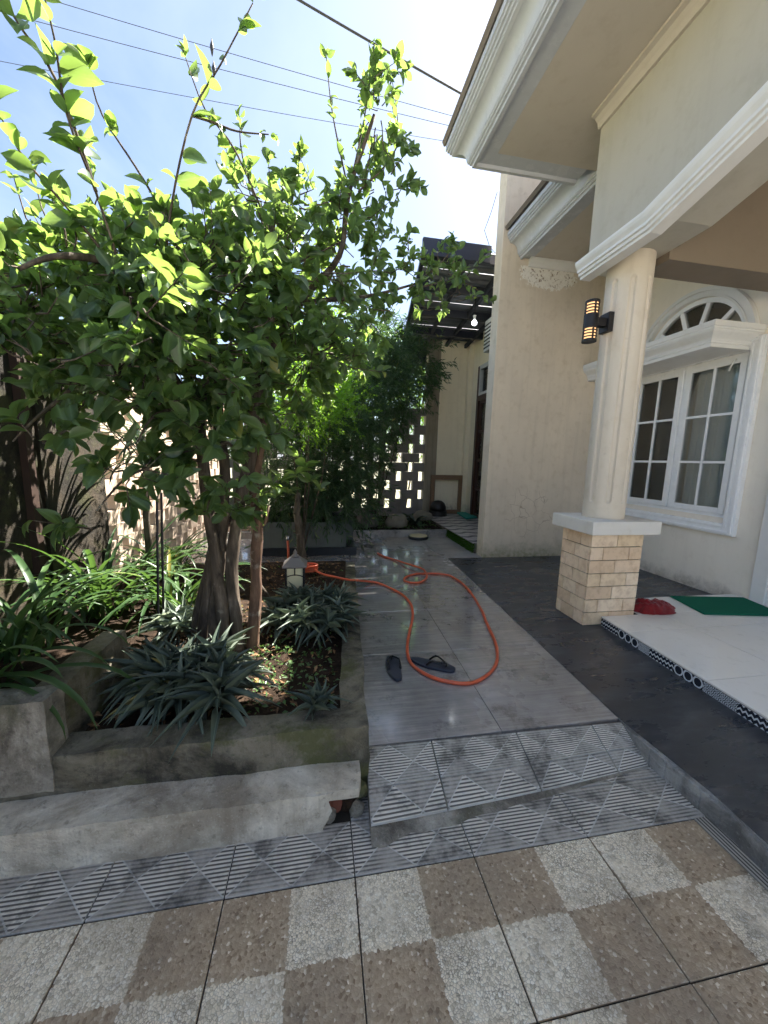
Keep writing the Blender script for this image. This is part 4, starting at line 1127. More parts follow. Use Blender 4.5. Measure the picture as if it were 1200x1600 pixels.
d3 = MB(); d3.box((DX - 0.035, 6.37, 3.22), (DX + 0.08, 7.17, 3.30)); d3.box((DX - 0.035, 6.37, 2.721), (DX + 0.08, 7.17, 2.77)); d3.box((DX - 0.035, 7.12, 2.77), (DX + 0.08, 7.17, 3.22))
tr = d3.build('transom', 'plastic_grey', annex)
MB().box((DX + 0.02, 6.37, 2.77), (DX + 0.026, 7.12, 3.22)).build('pane', 'window_glass', tr)
d4 = MB(); d4.box((DX, 7.09, 0.27), (DX + 0.05, 7.17, 2.61)); d4.box((DX, 6.37, 0.27), (DX + 0.05, 6.45, 2.61))
zz = [0.27, 0.82, 1.40, 1.98, 2.56]
for z in zz: d4.box((DX, 6.45, z), (DX + 0.05, 7.09, z + 0.06))
door2 = d4.build('door', 'door_wood', annex)
for a, b in zip(zz[:-1], zz[1:]): MB().box((DX + 0.022, 6.448, a + 0.058), (DX + 0.028, 7.092, b + 0.002)).build('pane', 'window_glass', door2)
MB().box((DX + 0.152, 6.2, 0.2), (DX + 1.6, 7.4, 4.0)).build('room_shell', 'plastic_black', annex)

# carport roof: dark steel frame under grey sheets
cr = thing('carport_roof', (2.2, 6.3, 3.9), 'dark steel framed lean-to roof with grey corrugated sheets above the terrace', 'roof')
def rz(y): return 4.10 - (y - 4.9) * 0.085
yl = (4.95, 7.95)
def rx(y): return 1.30 + (y - 4.95) * 0.13
for k in range(7):
    ya = 4.95 + k * 0.43; yb = ya + 0.425
    mb = MB(); vs = []; fs = []; n = 28
    for i in range(n + 1):
        for yy in (ya, yb):
            x = rx(yy) + (3.3 - rx(yy)) * i / n; vs.append((x, yy, rz(yy) + 0.03 + 0.0))
    for i in range(n): fs.append((i * 2, i * 2 + 2, i * 2 + 3, i * 2 + 1))
    # ridges across the sheet
    vs2 = []; fs2 = []; m = 12
    for j in range(m + 1):
        yy = ya + (yb - ya) * j / m; dz = 0.03 if j % 4 in (1, 2) else 0.0
        vs2 += [(rx(yy), yy, rz(yy) + 0.035 + dz), (3.3, yy, rz(yy) + 0.035 + dz)]
    for j in range(m): fs2.append((j * 2, j * 2 + 1, j * 2 + 3, j * 2 + 2))
    MB().add(vs2, fs2).build('roof_sheet', 'roof_sheet', cr, fixn=False)
for yy in (4.95, 5.7, 6.45, 7.2, 7.92):
    MB().box((rx(yy), yy - 0.03, rz(yy) - 0.10), (3.15, yy + 0.03, rz(yy) + 0.02)).build('beam', 'roof_metal', cr)
for f in (0.0, 0.33, 0.62, 0.9):
    a = Vector((rx(4.95) + (3.15 - rx(4.95)) * f, 4.99, rz(4.95) - 0.055)); b = Vector((rx(7.9) + (3.15 - rx(7.9)) * f, 7.88, rz(7.9) - 0.055))
    MB().bar(a, b, 0.05, 0.07).build('rafter', 'roof_metal', cr)
MB().box((1.68, 7.955, rz(7.95) - 0.42), (3.15, 7.99, rz(7.95) - 0.02)).build('fascia', 'roof_metal', cr)
MB().box((1.26, 4.86, rz(4.95) - 0.12), (2.185, 4.915, rz(4.95) + 0.09)).build('gutter', 'roof_metal', cr, bevel=0.01)
bulb = thing('light_bulb', (2.47, 6.0, 3.74), 'lit white bulb hanging under the carport roof', 'bulb')
MB().lathe([(0.012, -0.05), (0.03, -0.06), (0.042, -0.085), (0.036, -0.115), (0.014, -0.13)], (2.47, 6.0, 3.745), 16).build('globe', 'bulb_glow', bulb, smooth=True)
MB().lathe([(0.016, -0.05), (0.02, -0.02), (0.02, 0.0), (0.03, 0.02)], (2.47, 6.0, 3.745), 12).build('socket', 'plastic_grey', bulb)
MB().tube([(2.47, 6.0, 3.765), (2.47, 6.0, 4.03)], 0.006, 6).build('cord', 'cable_black', bulb)
acu = thing('condenser_unit', (2.95, 6.2, 3.3), 'pale grey air conditioner unit half hidden behind the side wall', 'air conditioner')
MB().box((2.76, 5.98, 3.27), (3.155, 6.24, 3.78)).build('case', 'plastic_grey', acu, bevel=0.01)
for k in range(7): MB().box((2.752, 6.0, 3.32 + k * 0.06), (2.76, 6.22, 3.34 + k * 0.06)).build('vent', 'dark_metal', acu)
fr = thing('wooden_frame', (2.78, 7.62, 0.25), 'low brown wooden frame standing against the annex wall', 'frame')
MB().box((2.34, 7.56, 1.0), (3.22 - 0.17, 7.61, 1.10)).build('top_rail', 'wood_brown', fr, bevel=0.004)
MB().box((2.34, 7.56, 0.255), (3.05, 7.61, 0.34)).build('bottom_rail', 'wood_brown', fr, bevel=0.004)
MB().box((2.34, 7.562, 0.341), (2.42, 7.608, 0.999)).build('leg', 'wood_brown', fr); MB().box((2.97, 7.562, 0.341), (3.05, 7.608, 0.999)).build('leg', 'wood_brown', fr)
dm = thing('black_basket', (2.46, 7.35, 0.25), 'black rounded lid on a low base in front of the wooden frame', 'basket')
MB().lathe([(0.19, 0.0), (0.19, 0.10), (0.175, 0.11)], (2.44, 7.32, 0.252), 24).build('base', 'plastic_black', dm)
MB().lathe([(0.17, 0.112), (0.165, 0.2), (0.13, 0.27), (0.07, 0.315), (0.01, 0.325)], (2.44, 7.32, 0.252), 24).build('lid', 'plastic_black', dm, smooth=True)
tm = MB(); pts = [onz(714, 800, 0.29), onz(729, 809, 0.29), onz(752, 806, 0.29), onz(748, 799, 0.29)]
tm.prism([(p.x, p.y) for p in pts], 0.251, 0.29)
tag(tm.build('foam_mat', 'teal_mat', bevel=0.008), 'folded teal mat on the terrace by the brown door', 'mat')
# wires clamped above the side wall
wr = MB().tube([ony(777, 300, 4.9), ony(768, 330, 4.9), ony(757, 360, 4.9), ony(765, 385, 4.9), ony(778, 400, 4.9)], 0.004, 6)
tag(wr.build('loose_cable', 'cable_black'), 'thin loose cable dangling beside the cream side wall top', 'cable')

# ================================================================== GARDEN WALLS
# lower concrete step with a broken end
step = thing('concrete_step', (-1.0, 1.25, 0.0), 'pale concrete step with a broken end running along the driveway', 'step')
mb = rough_box((-2.3, 1.203, -0.02), (0.085, 1.345, 0.158), 0.035, 0.008, 1)
for i, v in enumerate(mb.v):
    v = Vector(v); e = v.x - (0.02 - 0.25 * max(0, 0.10 - v.z) + 0.05 * mnoise.noise(Vector((v.y * 30, v.z * 30, 2))))
    if e > 0: v.x -= e * 0.75
    mb.v[i] = tuple(v)
mb.build('step_body', 'concrete_kerb', step)
for k, (x, y, z, r, mt) in enumerate(((0.05, 1.30, 0.045, 0.05, 'brick_red'), (0.11, 1.295, 0.03, 0.042, 'soil'), (0.09, 1.31, 0.075, 0.035, 'brick_red'), (0.14, 1.27, 0.015, 0.03, 'concrete_old'), (0.03, 1.25, 0.02, 0.03, 'concrete_old'), (0.16, 1.31, 0.05, 0.035, 'concrete_moss'))):
    bmr = bmesh.new(); bmesh.ops.create_icosphere(bmr, subdivisions=2, radius=r)
    for v in bmr.verts: v.co *= 1 + 0.35 * mnoise.noise(v.co * 25 + Vector((k * 3, 0, 0)))
    MB().add([v.co + Vector((x, y, z)) for v in bmr.verts], [[v.index for v in f.verts] for f in bmr.faces]).build('rubble', mt, step); bmr.free()
sl = rough_box((-0.02, 1.21, 0.118), (0.165, 1.345, 0.16), 0.03, 0.006, 6)
for i, v in enumerate(sl.v):
    v = Vector(v); lim = 0.155 - 0.35 * max(0, 1.262 - v.y)
    if v.x > lim: v.x = lim + 0.2 * (v.x - lim)
    sl.v[i] = tuple(v)
sl.build('top_slab', 'concrete_kerb', step)
planter = thing('planter', (-0.8, 2.5, 0.1), 'mossy low concrete planter edging the garden bed beside the path', 'planter')
rough_box((-2.1, 1.343, -0.02), (0.197, 1.465, 0.312), 0.03, 0.011, 2).build('front_wall', 'concrete_moss', planter)
rw = rough_box((0.0, 1.466, -0.02), (0.118, 4.02, 0.305), 0.04, 0.010, 3)
rw.v = [(v[0] + 0.079 + (v[1] - 1.466) * 0.0707, v[1], v[2] - (0.075 if v[2] > 0.2 and v[1] > 2.9 else 0)) for v in rw.v]
rw.build('side_wall', 'concrete_moss', planter)
blk = thing('concrete_trough', (-1.4, 1.6, 0.1), 'pale mossy concrete trough at the corner of the garden bed', 'trough')
rough_box((-1.78, 1.335, 0.18), (-0.955, 1.44, 0.535), 0.03, 0.010, 5).build('front', 'concrete_old', blk)
rough_box((-1.06, 1.441, 0.18), (-0.957, 1.90, 0.525), 0.03, 0.010, 6).build('side', 'concrete_moss', blk)
rough_box((-1.78, 1.441, 0.18), (-1.061, 1.90, 0.49), 0.05, 0.012, 7).build('soil_fill', 'soil', blk)

# left boundary: solid wall with rusty steel post and rail, then open block work
WXL = -1.80
lw = thing('boundary_wall', (WXL, 1.6, 0.0), 'dark weathered concrete boundary wall with rusty steel post and rail', 'wall')
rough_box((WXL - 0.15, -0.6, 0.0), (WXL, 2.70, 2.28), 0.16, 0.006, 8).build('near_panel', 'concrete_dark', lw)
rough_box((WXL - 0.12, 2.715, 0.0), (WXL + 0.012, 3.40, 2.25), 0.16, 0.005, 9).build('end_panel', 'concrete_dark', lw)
MB().box((WXL + 0.004, 2.56, 0.2), (WXL + 0.045, 2.615, 2.5)).build('post', 'rust_metal', lw)
MB().box((WXL + 0.016, 2.615, 1.79), (WXL + 0.05, 3.30, 1.83)).build('rail', 'rust_metal', lw)
def block_wall(name, label, p0, p1, z0, rows, rh, bl, gap, th, mat, base_h, cap):
    a, b = Vector((*p0, 0)), Vector((*p1, 0)); L = (b - a).length; d = (b - a).normalized(); nrm = Vector((-d.y, d.x, 0))
    w = thing(name, (*p0, 0), label, 'wall')
    mbb = MB(); mbb.obox((a + b) / 2 + Vector((0, 0, (z0 + base_h) / 2 - 0.01)), d, nrm, (0, 0, 1), L / 2, th * 0.52, (base_h + z0) / 2 + 0.01 - 0.0); mbb.build('base', mat, w)
    meshes = {}
    zz0 = z0 + base_h; per = bl + gap
    for r in range(rows):
        s_ = -(per / 2 if r % 2 else 0) - 0.05
        while s_ < L:
            c0, c1 = max(0.0, s_), min(L, s_ + bl)
            if c1 - c0 > 0.04:
                key = round(c1 - c0, 3)
                ctr = a + d * (c0 + c1) / 2 + Vector((0, 0, zz0 + (r + 0.5) * rh + 0.001))
                if key not in meshes:
                    m_ = MB().obox((0, 0, 0), (1, 0, 0), (0, 1, 0), (0, 0, 1), key / 2, th / 2, rh / 2 - 0.002)
                    o = m_.build('brick', mat); meshes[key] = o.data
                else:
                    o = bpy.data.objects.new('brick', meshes[key]); COL.objects.link(o)
                o.parent = w; o.location = ctr - Vector(w.location) + nrm * random.uniform(-0.004, 0.004)
                o.rotation_euler = (0, 0, math.atan2(d.y, d.x) + random.uniform(-0.01, 0.01))
            s_ += per
    if cap:
        mbb = MB(); zt_ = zz0 + rows * rh; mbb.obox((a + b) / 2 + Vector((0, 0, zt_ + cap / 2 + 0.001)), d, nrm, (0, 0, 1), L / 2, th * 0.6, cap / 2); mbb.build('coping', mat, w)
    return w
block_wall('lattice_wall', 'pale open blockwork wall lit by sun behind the tree trunks', (WXL - 0.06, 3.42), (WXL - 0.06, 7.60), 0.0, 15, 0.135, 0.26, 0.115, 0.11, 'lattice_pale', 0.22, 0.10)
block_wall('lattice_wall', 'grey open blockwork wall closing the far end of the path', (-1.95, FY + 0.05), (2.199, FY + 0.05), 0.0, 10, 0.198, 0.37, 0.125, 0.14, 'lattice_dark', 0.36, 0.14)

# far flower bed kerb, planter box
kb = MB().box((0.50, 5.932, ZP - 0.02), (2.165, 5.99, 0.215)); kb.box((-2.0, 5.932, ZP - 0.02), (0.499, 5.99, 0.20))
tag(kb.build('bed_kerb', 'grey_slab', bevel=0.004), 'low grey kerb in front of the far stone bed', 'kerb')
bx = thing('planter_box', (-0.2, 5.15, 0.1), 'dark grey rectangular planter box on a black plinth under the shrub', 'planter')
MB().box((-0.80, 4.82, ZP + 0.0005), (0.478, 5.62, 0.205)).build('plinth', 'black_stone', bx, bevel=0.004)
b_ = MB(); X0, X1, Y0, Y1, Z0, Z1 = -0.745, 0.335, 4.86, 5.40, 0.206, 0.545
b_.box((X0, Y0, Z0), (X1, Y0 + 0.04, Z1)); b_.box((X0, Y1 - 0.04, Z0), (X1, Y1, Z1)); b_.box((X0, Y0 + 0.04, Z0), (X0 + 0.04, Y1 - 0.04, Z1)); b_.box((X1 - 0.04, Y0 + 0.04, Z0), (X1, Y1 - 0.04, Z1)); b_.box((X0 + 0.04, Y0 + 0.04, Z0), (X1 - 0.04, Y1 - 0.04, Z0 + 0.17))
b_.build('box', 'fibre_cement', bx)
MB().box((0.345, 5.30, 0.206), (0.47, 5.60, 0.60)).build('corner_block', 'fibre_cement', bx, bevel=0.004)
MB().box((-0.74, 5.405, 0.206), (0.342, 5.58, 0.60)).build('rear_wall', 'black_stone', bx)

# stones, drain lid, bits in the bed
def boulder(name, c, r, mat, label, seed):
    bm = bmesh.new(); bmesh.ops.create_icosphere(bm, subdivisions=4, radius=1)
    for v in bm.verts:
        q = v.co * 1.3 + Vector((seed, 0, 0)); k = 1 + 0.16 * mnoise.noise(q) + 0.06 * mnoise.noise(q * 3.1)
        v.co = Vector((v.co.x * r[0] * k, v.co.y * r[1] * k, max(-0.55, v.co.z) * r[2] * k))
    mb = MB(); mb.add([v.co + Vector(c) for v in bm.verts], [[v.index for v in f.verts] for f in bm.faces]); bm.free()
    return tag(mb.build(name, mat, smooth=True), label, 'stone')
boulder('garden_stone', (0.79, 6.22, 0.32), (0.20, 0.16, 0.165), 'stone_dark', 'smooth dark round stone in the far bed beside the planter box', 1)
boulder('garden_stone', (1.32, 6.22, 0.31), (0.20, 0.16, 0.15), 'stone_grey', 'rough grey stone in the far bed behind the drain lid', 5)
boulder('garden_stone', (1.98, 6.9, 0.30), (0.20, 0.16, 0.12), 'stone_grey', 'flat pale stone in the far bed by the terrace', 9)
dl = thing('drain_lid', (1.61, 5.80, ZP), 'round cream drain lid with a dark rim on the path', 'drain')
MB().lathe([(0.165, 0.0), (0.17, 0.02), (0.165, 0.045)], (1.61, 5.80, ZP), 32).build('rim', 'black_stone', dl)
MB().lathe([(0.150, 0.0455), (0.148, 0.055), (0.06, 0.058)], (1.61, 5.80, ZP), 32).build('lid', 'drain_lid', dl)

# ================================================================== OBJECTS ON THE PATH AND PORCH
hose_px = [(489, 889), (505, 897), (525, 902), (545, 906), (570, 908), (590, 911), (612, 920), (630, 930), (641, 943), (645, 960), (642, 980), (638, 1000), (636, 1020), (643, 1037), (661, 1051), (690, 1063), (720, 1068), (745, 1065), (764, 1053), (776, 1036), (777, 1014), (768, 990), (755, 960), (742, 935), (726, 915), (706, 901), (690, 897), (670, 896), (650, 897), (636, 901), (631, 906), (640, 910), (655, 910), (665, 905), (667, 898), (660, 889), (640, 882), (615, 874), (599, 869), (590, 864)]
def catmull(P, n=6):
    out = []
    for i in range(len(P) - 1):
        p0, p1, p2, p3 = P[max(i - 1, 0)], P[i], P[i + 1], P[min(i + 2, len(P) - 1)]
        for k in range(n):
            t = k / n; out.append(0.5 * ((2 * p1) + (p2 - p0) * t + (2 * p0 - 5 * p1 + 4 * p2 - p3) * t * t + (3 * p1 - p0 - 3 * p2 + p3) * t ** 3))
    out.append(P[-1]); return out
HR = 0.0108
HP = []
for i, (a, b) in enumerate(hose_px):
    z = ZP + HR + (0.20 if i < 2 else 0.19 if i == 2 else 0.165 if i == 3 else 0.03 if i == 4 else 0.0)
    if 34 <= i <= 36: z += 2 * HR
    HP.append(onz(a, b, z))
c0 = HP[0]
coil = [c0 + Vector((-0.03 + 0.075 * math.cos(t * 0.6) + 0.0, 0.045 * math.sin(t * 0.6), -0.03 + 0.0022 * t)) for t in range(40)][::-1]
hose = thing('garden_hose', (0.7, 2.6, ZP), 'orange garden hose looping across the wet grey path', 'hose')
HC = catmull(HP, 6)
HC = [p + Vector((0.006 * mnoise.noise(p * 7), 0.006 * mnoise.noise(p * 7 + Vector((4, 0, 0))), 0)) for p in HC]
MB().tube(HC, [HR * (1 + 0.10 * mnoise.noise(p * 9)) for p in HC], 10).build('hose_run', 'hose_orange', hose, smooth=True)
MB().tube(coil + [c0], HR, 8).build('hose_coil', 'hose_orange', hose, smooth=True)
tp = onz(450, 872, 0.25)
tapst = thing('tap_stand', (tp.x, tp.y, 0.12), 'orange standpipe with a small tap behind the garden lantern', 'tap')
MB().tube([(tp.x, tp.y, 0.05), (tp.x + 0.005, tp.y, 0.30), (tp.x, tp.y, 0.46)], 0.014, 10).build('pipe', 'hose_orange', tapst, smooth=True)
MB().lathe([(0.017, 0), (0.02, 0.02), (0.012, 0.045)], (tp.x, tp.y, 0.46), 12).build('tap_head', 'handle_metal', tapst)
MB().bar((tp.x - 0.03, tp.y, 0.51), (tp.x + 0.03, tp.y, 0.51), 0.012).build('tap_handle', 'handle_metal', tapst)

def flipflop(toe, heel, label, flip):
    t, h = onz(*toe, ZP), onz(*heel, ZP); d = (t - h); L = d.length; d.normalize(); s_ = Vector((-d.y, d.x, 0)) * flip
    root = thing('flip_flop', ((t.x + h.x) / 2, (t.y + h.y) / 2, ZP), label, 'flip-flop', 'flip-flops on the path')
    n = 26; out = []; 
    for i in range(n):
        a = 2 * math.pi * i / n; u = -math.cos(a); y = 0.5 + 0.5 * u
        wdt = (0.030 + 0.017 * math.sin(min(1, y * 1.05) * math.pi * 0.62 + 0.2)) * (abs(math.sin(a)) ** 0.55)
        sgn = 1 if math.sin(a) >= 0 else -1
        out.append(h + d * (L * y) + s_ * (sgn * wdt + 0.006 * math.sin(y * 5)))
    vs = [Vector((p.x, p.y, ZP + 0.0005)) for p in out] + [Vector((p.x, p.y, ZP + 0.017 + 0.006 * max(0, 0.4 - (p - h).dot(d) / L))) for p in out]
    fs = [tuple(range(n - 1, -1, -1)), tuple(range(n, 2 * n))] + [(i, (i + 1) % n, n + (i + 1) % n, n + i) for i in range(n)]
    MB().add(vs, fs).build('sole', 'rubber_black', root, bevel=0.004)
    thong = h + d * (L * 0.80) + Vector((0, 0, 0.018))
    for sg in (1, -1):
        e = h + d * (L * 0.40) + s_ * (sg * 0.037) + Vector((0, 0, 0.016)); m_ = h + d * (L * 0.60) + s_ * (sg * 0.034) + Vector((0, 0, 0.052))
        pts = catmull([e, e.lerp(m_, 0.5) + Vector((0, 0, 0.012)), m_, thong + Vector((0, 0, 0.022)), thong], 5)
        MB().tube(pts, [0.008 - 0.003 * i / len(pts) for i in range(len(pts))], 7).build('strap', 'strap_black', root, smooth=True)
    return root
flipflop((609, 1027), (623, 1066), 'navy flip-flop lying straight beside the planter edge', 1)
flipflop((711, 1050), (642, 1031), 'navy flip-flop turned sideways inside the hose loop', -1)

# green mat, red cloth
a, b, c_ = Vector((3.174, 2.397)), Vector((3.273, 2.792)), Vector((3.87, 2.28))
d_ = Vector((3.97, 2.68))
tag(MB().prism([(a.x, a.y), (c_.x, c_.y), (d_.x, d_.y), (b.x, b.y)], ZF + 0.001, ZF + 0.014).build('door_mat', 'green_mat', bevel=0.004), 'dark green door mat on the cream porch tiles', 'mat')
cl = MB(); vs = []; fs = []; NR, NT_ = 34, 96
for i in range(NR + 1):
    for k in range(NT_):
        th = (2 * math.pi) * k / NT_; ro = i / NR
        lob = 1 + 0.22 * mnoise.noise(Vector((math.cos(th) * 1.6, math.sin(th) * 1.6, 3))) + 0.10 * mnoise.noise(Vector((math.cos(th) * 5, math.sin(th) * 5, 8)))
        rx_, ry_ = (0.30 if math.cos(th) > 0 else 0.17) * lob, 0.115 * lob * (0.75 if math.cos(th) > 0.6 else 1)
        x = 2.775 + rx_ * ro * math.cos(th); y = 2.56 + ry_ * ro * math.sin(th)
        q = Vector((x * 11, y * 11, 2)); q = q + 0.8 * Vector((mnoise.noise(q * 0.7), mnoise.noise(q * 0.7 + Vector((5, 0, 0))), 0))
        fold = 0.6 * (1 - abs(mnoise.noise(q)) * 2) + 0.3 * (1 - abs(mnoise.noise(q * 2.2)) * 2) + 0.1 * mnoise.noise(q * 6)
        h_ = (1 - ro ** 4) * (0.03 + 0.045 * fold + (0.055 if x < 2.80 else 0.03) * (1 - ro))
        vs.append((x, y, ZF + 0.003 + max(0.0, h_)))
for i in range(NR):
    for k in range(NT_): fs.append((i * NT_ + k, i * NT_ + (k + 1) % NT_, (i + 1) * NT_ + (k + 1) % NT_, (i + 1) * NT_ + k))
clo = cl.add(vs, fs).build('red_rag', 'red_cloth', smooth=True)
tag(clo, 'crumpled dark red rag at the foot of the brick pedestal', 'rag')

# garden lantern
lp = onz(462, 950, 0.26)
lan = thing('garden_lantern', (lp.x, lp.y, 0.26), 'small garden lantern with grey roof and cream panes on a post', 'lantern')
lx, ly = lp.x, lp.y; zb_ = 0.425; zt_ = 0.60; hw = 0.064
MB().tube([(lx, ly, 0.22), (lx, ly, zb_ - 0.01)], 0.018, 10).build('post', 'dark_metal', lan)
MB().box((lx - hw - 0.006, ly - hw - 0.006, zb_ - 0.012), (lx + hw + 0.006, ly + hw + 0.006, zb_)).build('base_plate', 'dark_metal', lan)
fm = MB()
for sx in (-1, 1):
    for sy in (-1, 1): fm.box((lx + sx * hw - 0.006, ly + sy * hw - 0.006, zb_), (lx + sx * hw + 0.006, ly + sy * hw + 0.006, zt_))
for dx, dy in ((1, 0), (-1, 0), (0, 1), (0, -1)):
    cxx, cyy = lx + dx * hw, ly + dy * hw; tx, ty = abs(dy), abs(dx)
    for zz_ in (zb_ + 0.003, zt_ - 0.004): fm.obox((cxx, cyy, zz_), (tx, ty, 0), (dx, dy, 0), (0, 0, 1), hw - 0.0065, 0.004, 0.004)
    fm.obox((cxx, cyy, zt_ - 0.035), (tx, ty, 0), (dx, dy, 0), (0, 0, 1), 0.004, 0.0035, 0.027)
    for k in range(8):
        t0 = -1 + k / 4; t1 = t0 + 0.25; f0 = zt_ - 0.072 + 0.014 * (1 - t0 * t0); f1 = zt_ - 0.072 + 0.014 * (1 - t1 * t1)
        fm.bar((cxx + tx * t0 * (hw - 0.006), cyy + ty * t0 * (hw - 0.006), f0), (cxx + tx * t1 * (hw - 0.006), cyy + ty * t1 * (hw - 0.006), f1), 0.006, 0.006)
fm.build('frame', 'dark_metal', lan)
for dx, dy in ((1, 0), (-1, 0), (0, 1), (0, -1)):
    MB().obox((lx + dx * (hw - 0.009), ly + dy * (hw - 0.009), (zb_ + zt_) / 2), (abs(dy), abs(dx), 0), (dx, dy, 0), (0, 0, 1), hw - 0.012, 0.0015, (zt_ - zb_) / 2 - 0.003).build('pane', 'lantern_pane', lan)
rf = MB(); e = hw + 0.022
rf.add([(lx - e, ly - e, zt_ + 0.0005), (lx + e, ly - e, zt_ + 0.0005), (lx + e, ly + e, zt_ + 0.0005), (lx - e, ly + e, zt_ + 0.0005), (lx - e, ly - e, zt_ + 0.01), (lx + e, ly - e, zt_ + 0.01), (lx + e, ly + e, zt_ + 0.01), (lx - e, ly + e, zt_ + 0.01),
        (lx - 0.03, ly - 0.03, zt_ + 0.062), (lx + 0.03, ly - 0.03, zt_ + 0.062), (lx + 0.03, ly + 0.03, zt_ + 0.062), (lx - 0.03, ly + 0.03, zt_ + 0.062)],
       [(3, 2, 1, 0), (0, 1, 5, 4), (1, 2, 6, 5), (2, 3, 7, 6), (3, 0, 4, 7), (4, 5, 9, 8), (5, 6, 10, 9), (6, 7, 11, 10), (7, 4, 8, 11), (8, 9, 10, 11)])
rf.build('roof', 'lantern_metal', lan)
MB().lathe([(0.032, 0.0625), (0.026, 0.075), (0.012, 0.085), (0.016, 0.095), (0.010, 0.108), (0.002, 0.122)], (lx, ly, zt_), 14).build('finial', 'lantern_metal', lan, smooth=True)

# stakes
def stake(px0, py0, px1, py1, Y, r, label, mat='rust_metal', bottom=None):
    a = ony(px0, py0, Y); b = bottom or ony(px1, py1, Y)
    tag(MB().tube([a, a.lerp(b, 0.5), b], r, 8).build('garden_stake', mat), label, 'stake')
stake(245, 775, 248, 1010, 2.25, 0.007, 'thin dark rod standing left of its twin before the pale blockwork', 'dark_metal', ony(248, 1010, 2.25))
stake(252, 770, 256, 985, 2.30, 0.007, 'thin dark rod standing right of its twin before the pale blockwork', 'dark_metal', ony(256, 990, 2.30))
a = onz(447, 968, 0.27); b = ony(407, 915, a.y + 0.12)
tag(MB().tube([a, b], 0.010, 8).build('garden_stake', 'bark'), 'short stick leaning among the dark leaves by the lantern', 'stick')

# overhead wires
WY = 14.0
def wire(p, label, r, sag):
    P = [ony(x, y, WY) for x, y in p]; a = P[0] + (P[0] - P[-1]) * 0.8; b = P[-1] + (P[-1] - P[0]) * 0.8
    pts = []
    for i in range(25):
        t = i / 24; q = a.lerp(b, t); tm = (t - 0.5) * 2; q.z -= sag * (1 - tm * tm) - sag * 0.9; pts.append(q)
    tag(MB().tube(pts, r, 6).build('overhead_wire', 'cable_black'), label, 'wire')
wire([(60, -5), (700, 180)], 'highest thin overhead wire carrying a small dark bead', 0.008, 0.3)
wire([(60, 35), (710, 199)], 'second thin overhead wire just below the highest one', 0.008, 0.3)
wire([(60, 108), (700, 222)], 'lowest thin overhead wire above the tree crown', 0.007, 0.3)
wire([(470, 2), (727, 150)], 'thick dark overhead cable slanting steeply towards the eave', 0.035, 0.1)
for x, y, lab in ((331, 74, 'small dark spindle hanging on the highest wire'), (334, 108, 'small dark spindle hanging on the second wire')):
    p = ony(x, y, WY); tag(MB().lathe([(0.01, -0.24), (0.05, -0.06), (0.06, 0.02), (0.03, 0.13), (0.008, 0.24)], tuple(p), 10).build('wire_marker', 'cable_black', smooth=True), lab, 'wire marker')

# ================================================================== PLANTS
def unit(v): return v / np.maximum(np.linalg.norm(v, axis=-1, keepdims=True), 1e-9)
def sphere(n):
    v = rng.normal(size=(n, 3)); return unit(v)
def px3(px, py, Y): return np.array(ony(px, py, Y))

def twig_leaves(base, dirn, length, n, L, tipbias=0.6):
    """leaves set spirally along a twig; returns P, D, N, L"""
    t = rng.random(n) ** tipbias; t[: max(2, n // 4)] = 1.0
    dirn = dirn / np.linalg.norm(dirn)
    P = base + np.outer(t * length, dirn)
    a = rng.random(n) * 2 * np.pi
    h = np.cross(dirn, [0.3, 0.2, 1.0]); h /= np.linalg.norm(h); k = np.cross(dirn, h)
    side = np.outer(np.cos(a), h) + np.outer(np.sin(a), k)
    D = unit(side * (0.55 + 0.5 * rng.random((n, 1))) + dirn * (0.35 + 0.5 * rng.random((n, 1))) + np.array([0, 0, -0.12]))
    Nn = unit(np.array([0, 0, 1.0]) + 0.75 * rng.normal(size=(n, 3)))
    return P, D, Nn, L * (0.5 + 0.65 * rng.random(n))

def crown(clusters, shoots, skeleton, leafL, lw, seed_dir_up=0.6):
    P, D, Nn, L = [], [], [], []; twigs = []
    for (px, py, Y, rx_, ry_, rd, n, Ls) in clusters:
        c = px3(px, py, Y); k = Y / CAM_F
        for i in range(n):
            s_ = sphere(1)[0] * (rng.random() ** 0.45)
            q = px3(px + s_[0] * rx_, py - s_[2] * ry_, max(0.9, Y + s_[1] * rd))
            out = unit(np.array([s_[0], s_[1], s_[2] * 0.7]) + np.array([0, 0, seed_dir_up]) + 0.5 * rng.normal(size=3))
            tl = 0.06 + 0.12 * rng.random()
            p, d, nn, l = twig_leaves(q, out, tl, int(8 + 6 * rng.random()), leafL * Ls)
            P.append(p); D.append(d); Nn.append(nn); L.append(l); twigs.append((q, q + out * tl, c))
    for (pts, n, Ls) in shoots:
        pp = [np.array(px3(*q)) for q in pts]
        seg = np.array([np.linalg.norm(b - a) for a, b in zip(pp[:-1], pp[1:])]); cs = np.concatenate([[0], np.cumsum(seg)])
        for i in range(n):
            s0 = cs[-1] * (0.12 + 0.88 * (i + rng.random()) / n); k = min(len(seg) - 1, np.searchsorted(cs, s0) - 1)
            f = (s0 - cs[k]) / seg[k]; q = pp[k] * (1 - f) + pp[k + 1] * f; dr = unit(pp[k + 1] - pp[k])
            p, d, nn, l = twig_leaves(q, dr, 0.01, 2, leafL * Ls)
            P.append(p); D.append(d); Nn.append(nn); L.append(l)
        p, d, nn, l = twig_leaves(pp[-1], unit(pp[-1] - pp[-2]), 0.02, 4, leafL * Ls * 0.9); P.append(p); D.append(d); Nn.append(nn); L.append(l)
    P, D, Nn, L = map(np.concatenate, (P, D, Nn, L))
    return leaf_arrays(P, D, Nn, L, L * lw * (0.72 + 0.5 * rng.random(len(L))), 'tree'), twigs

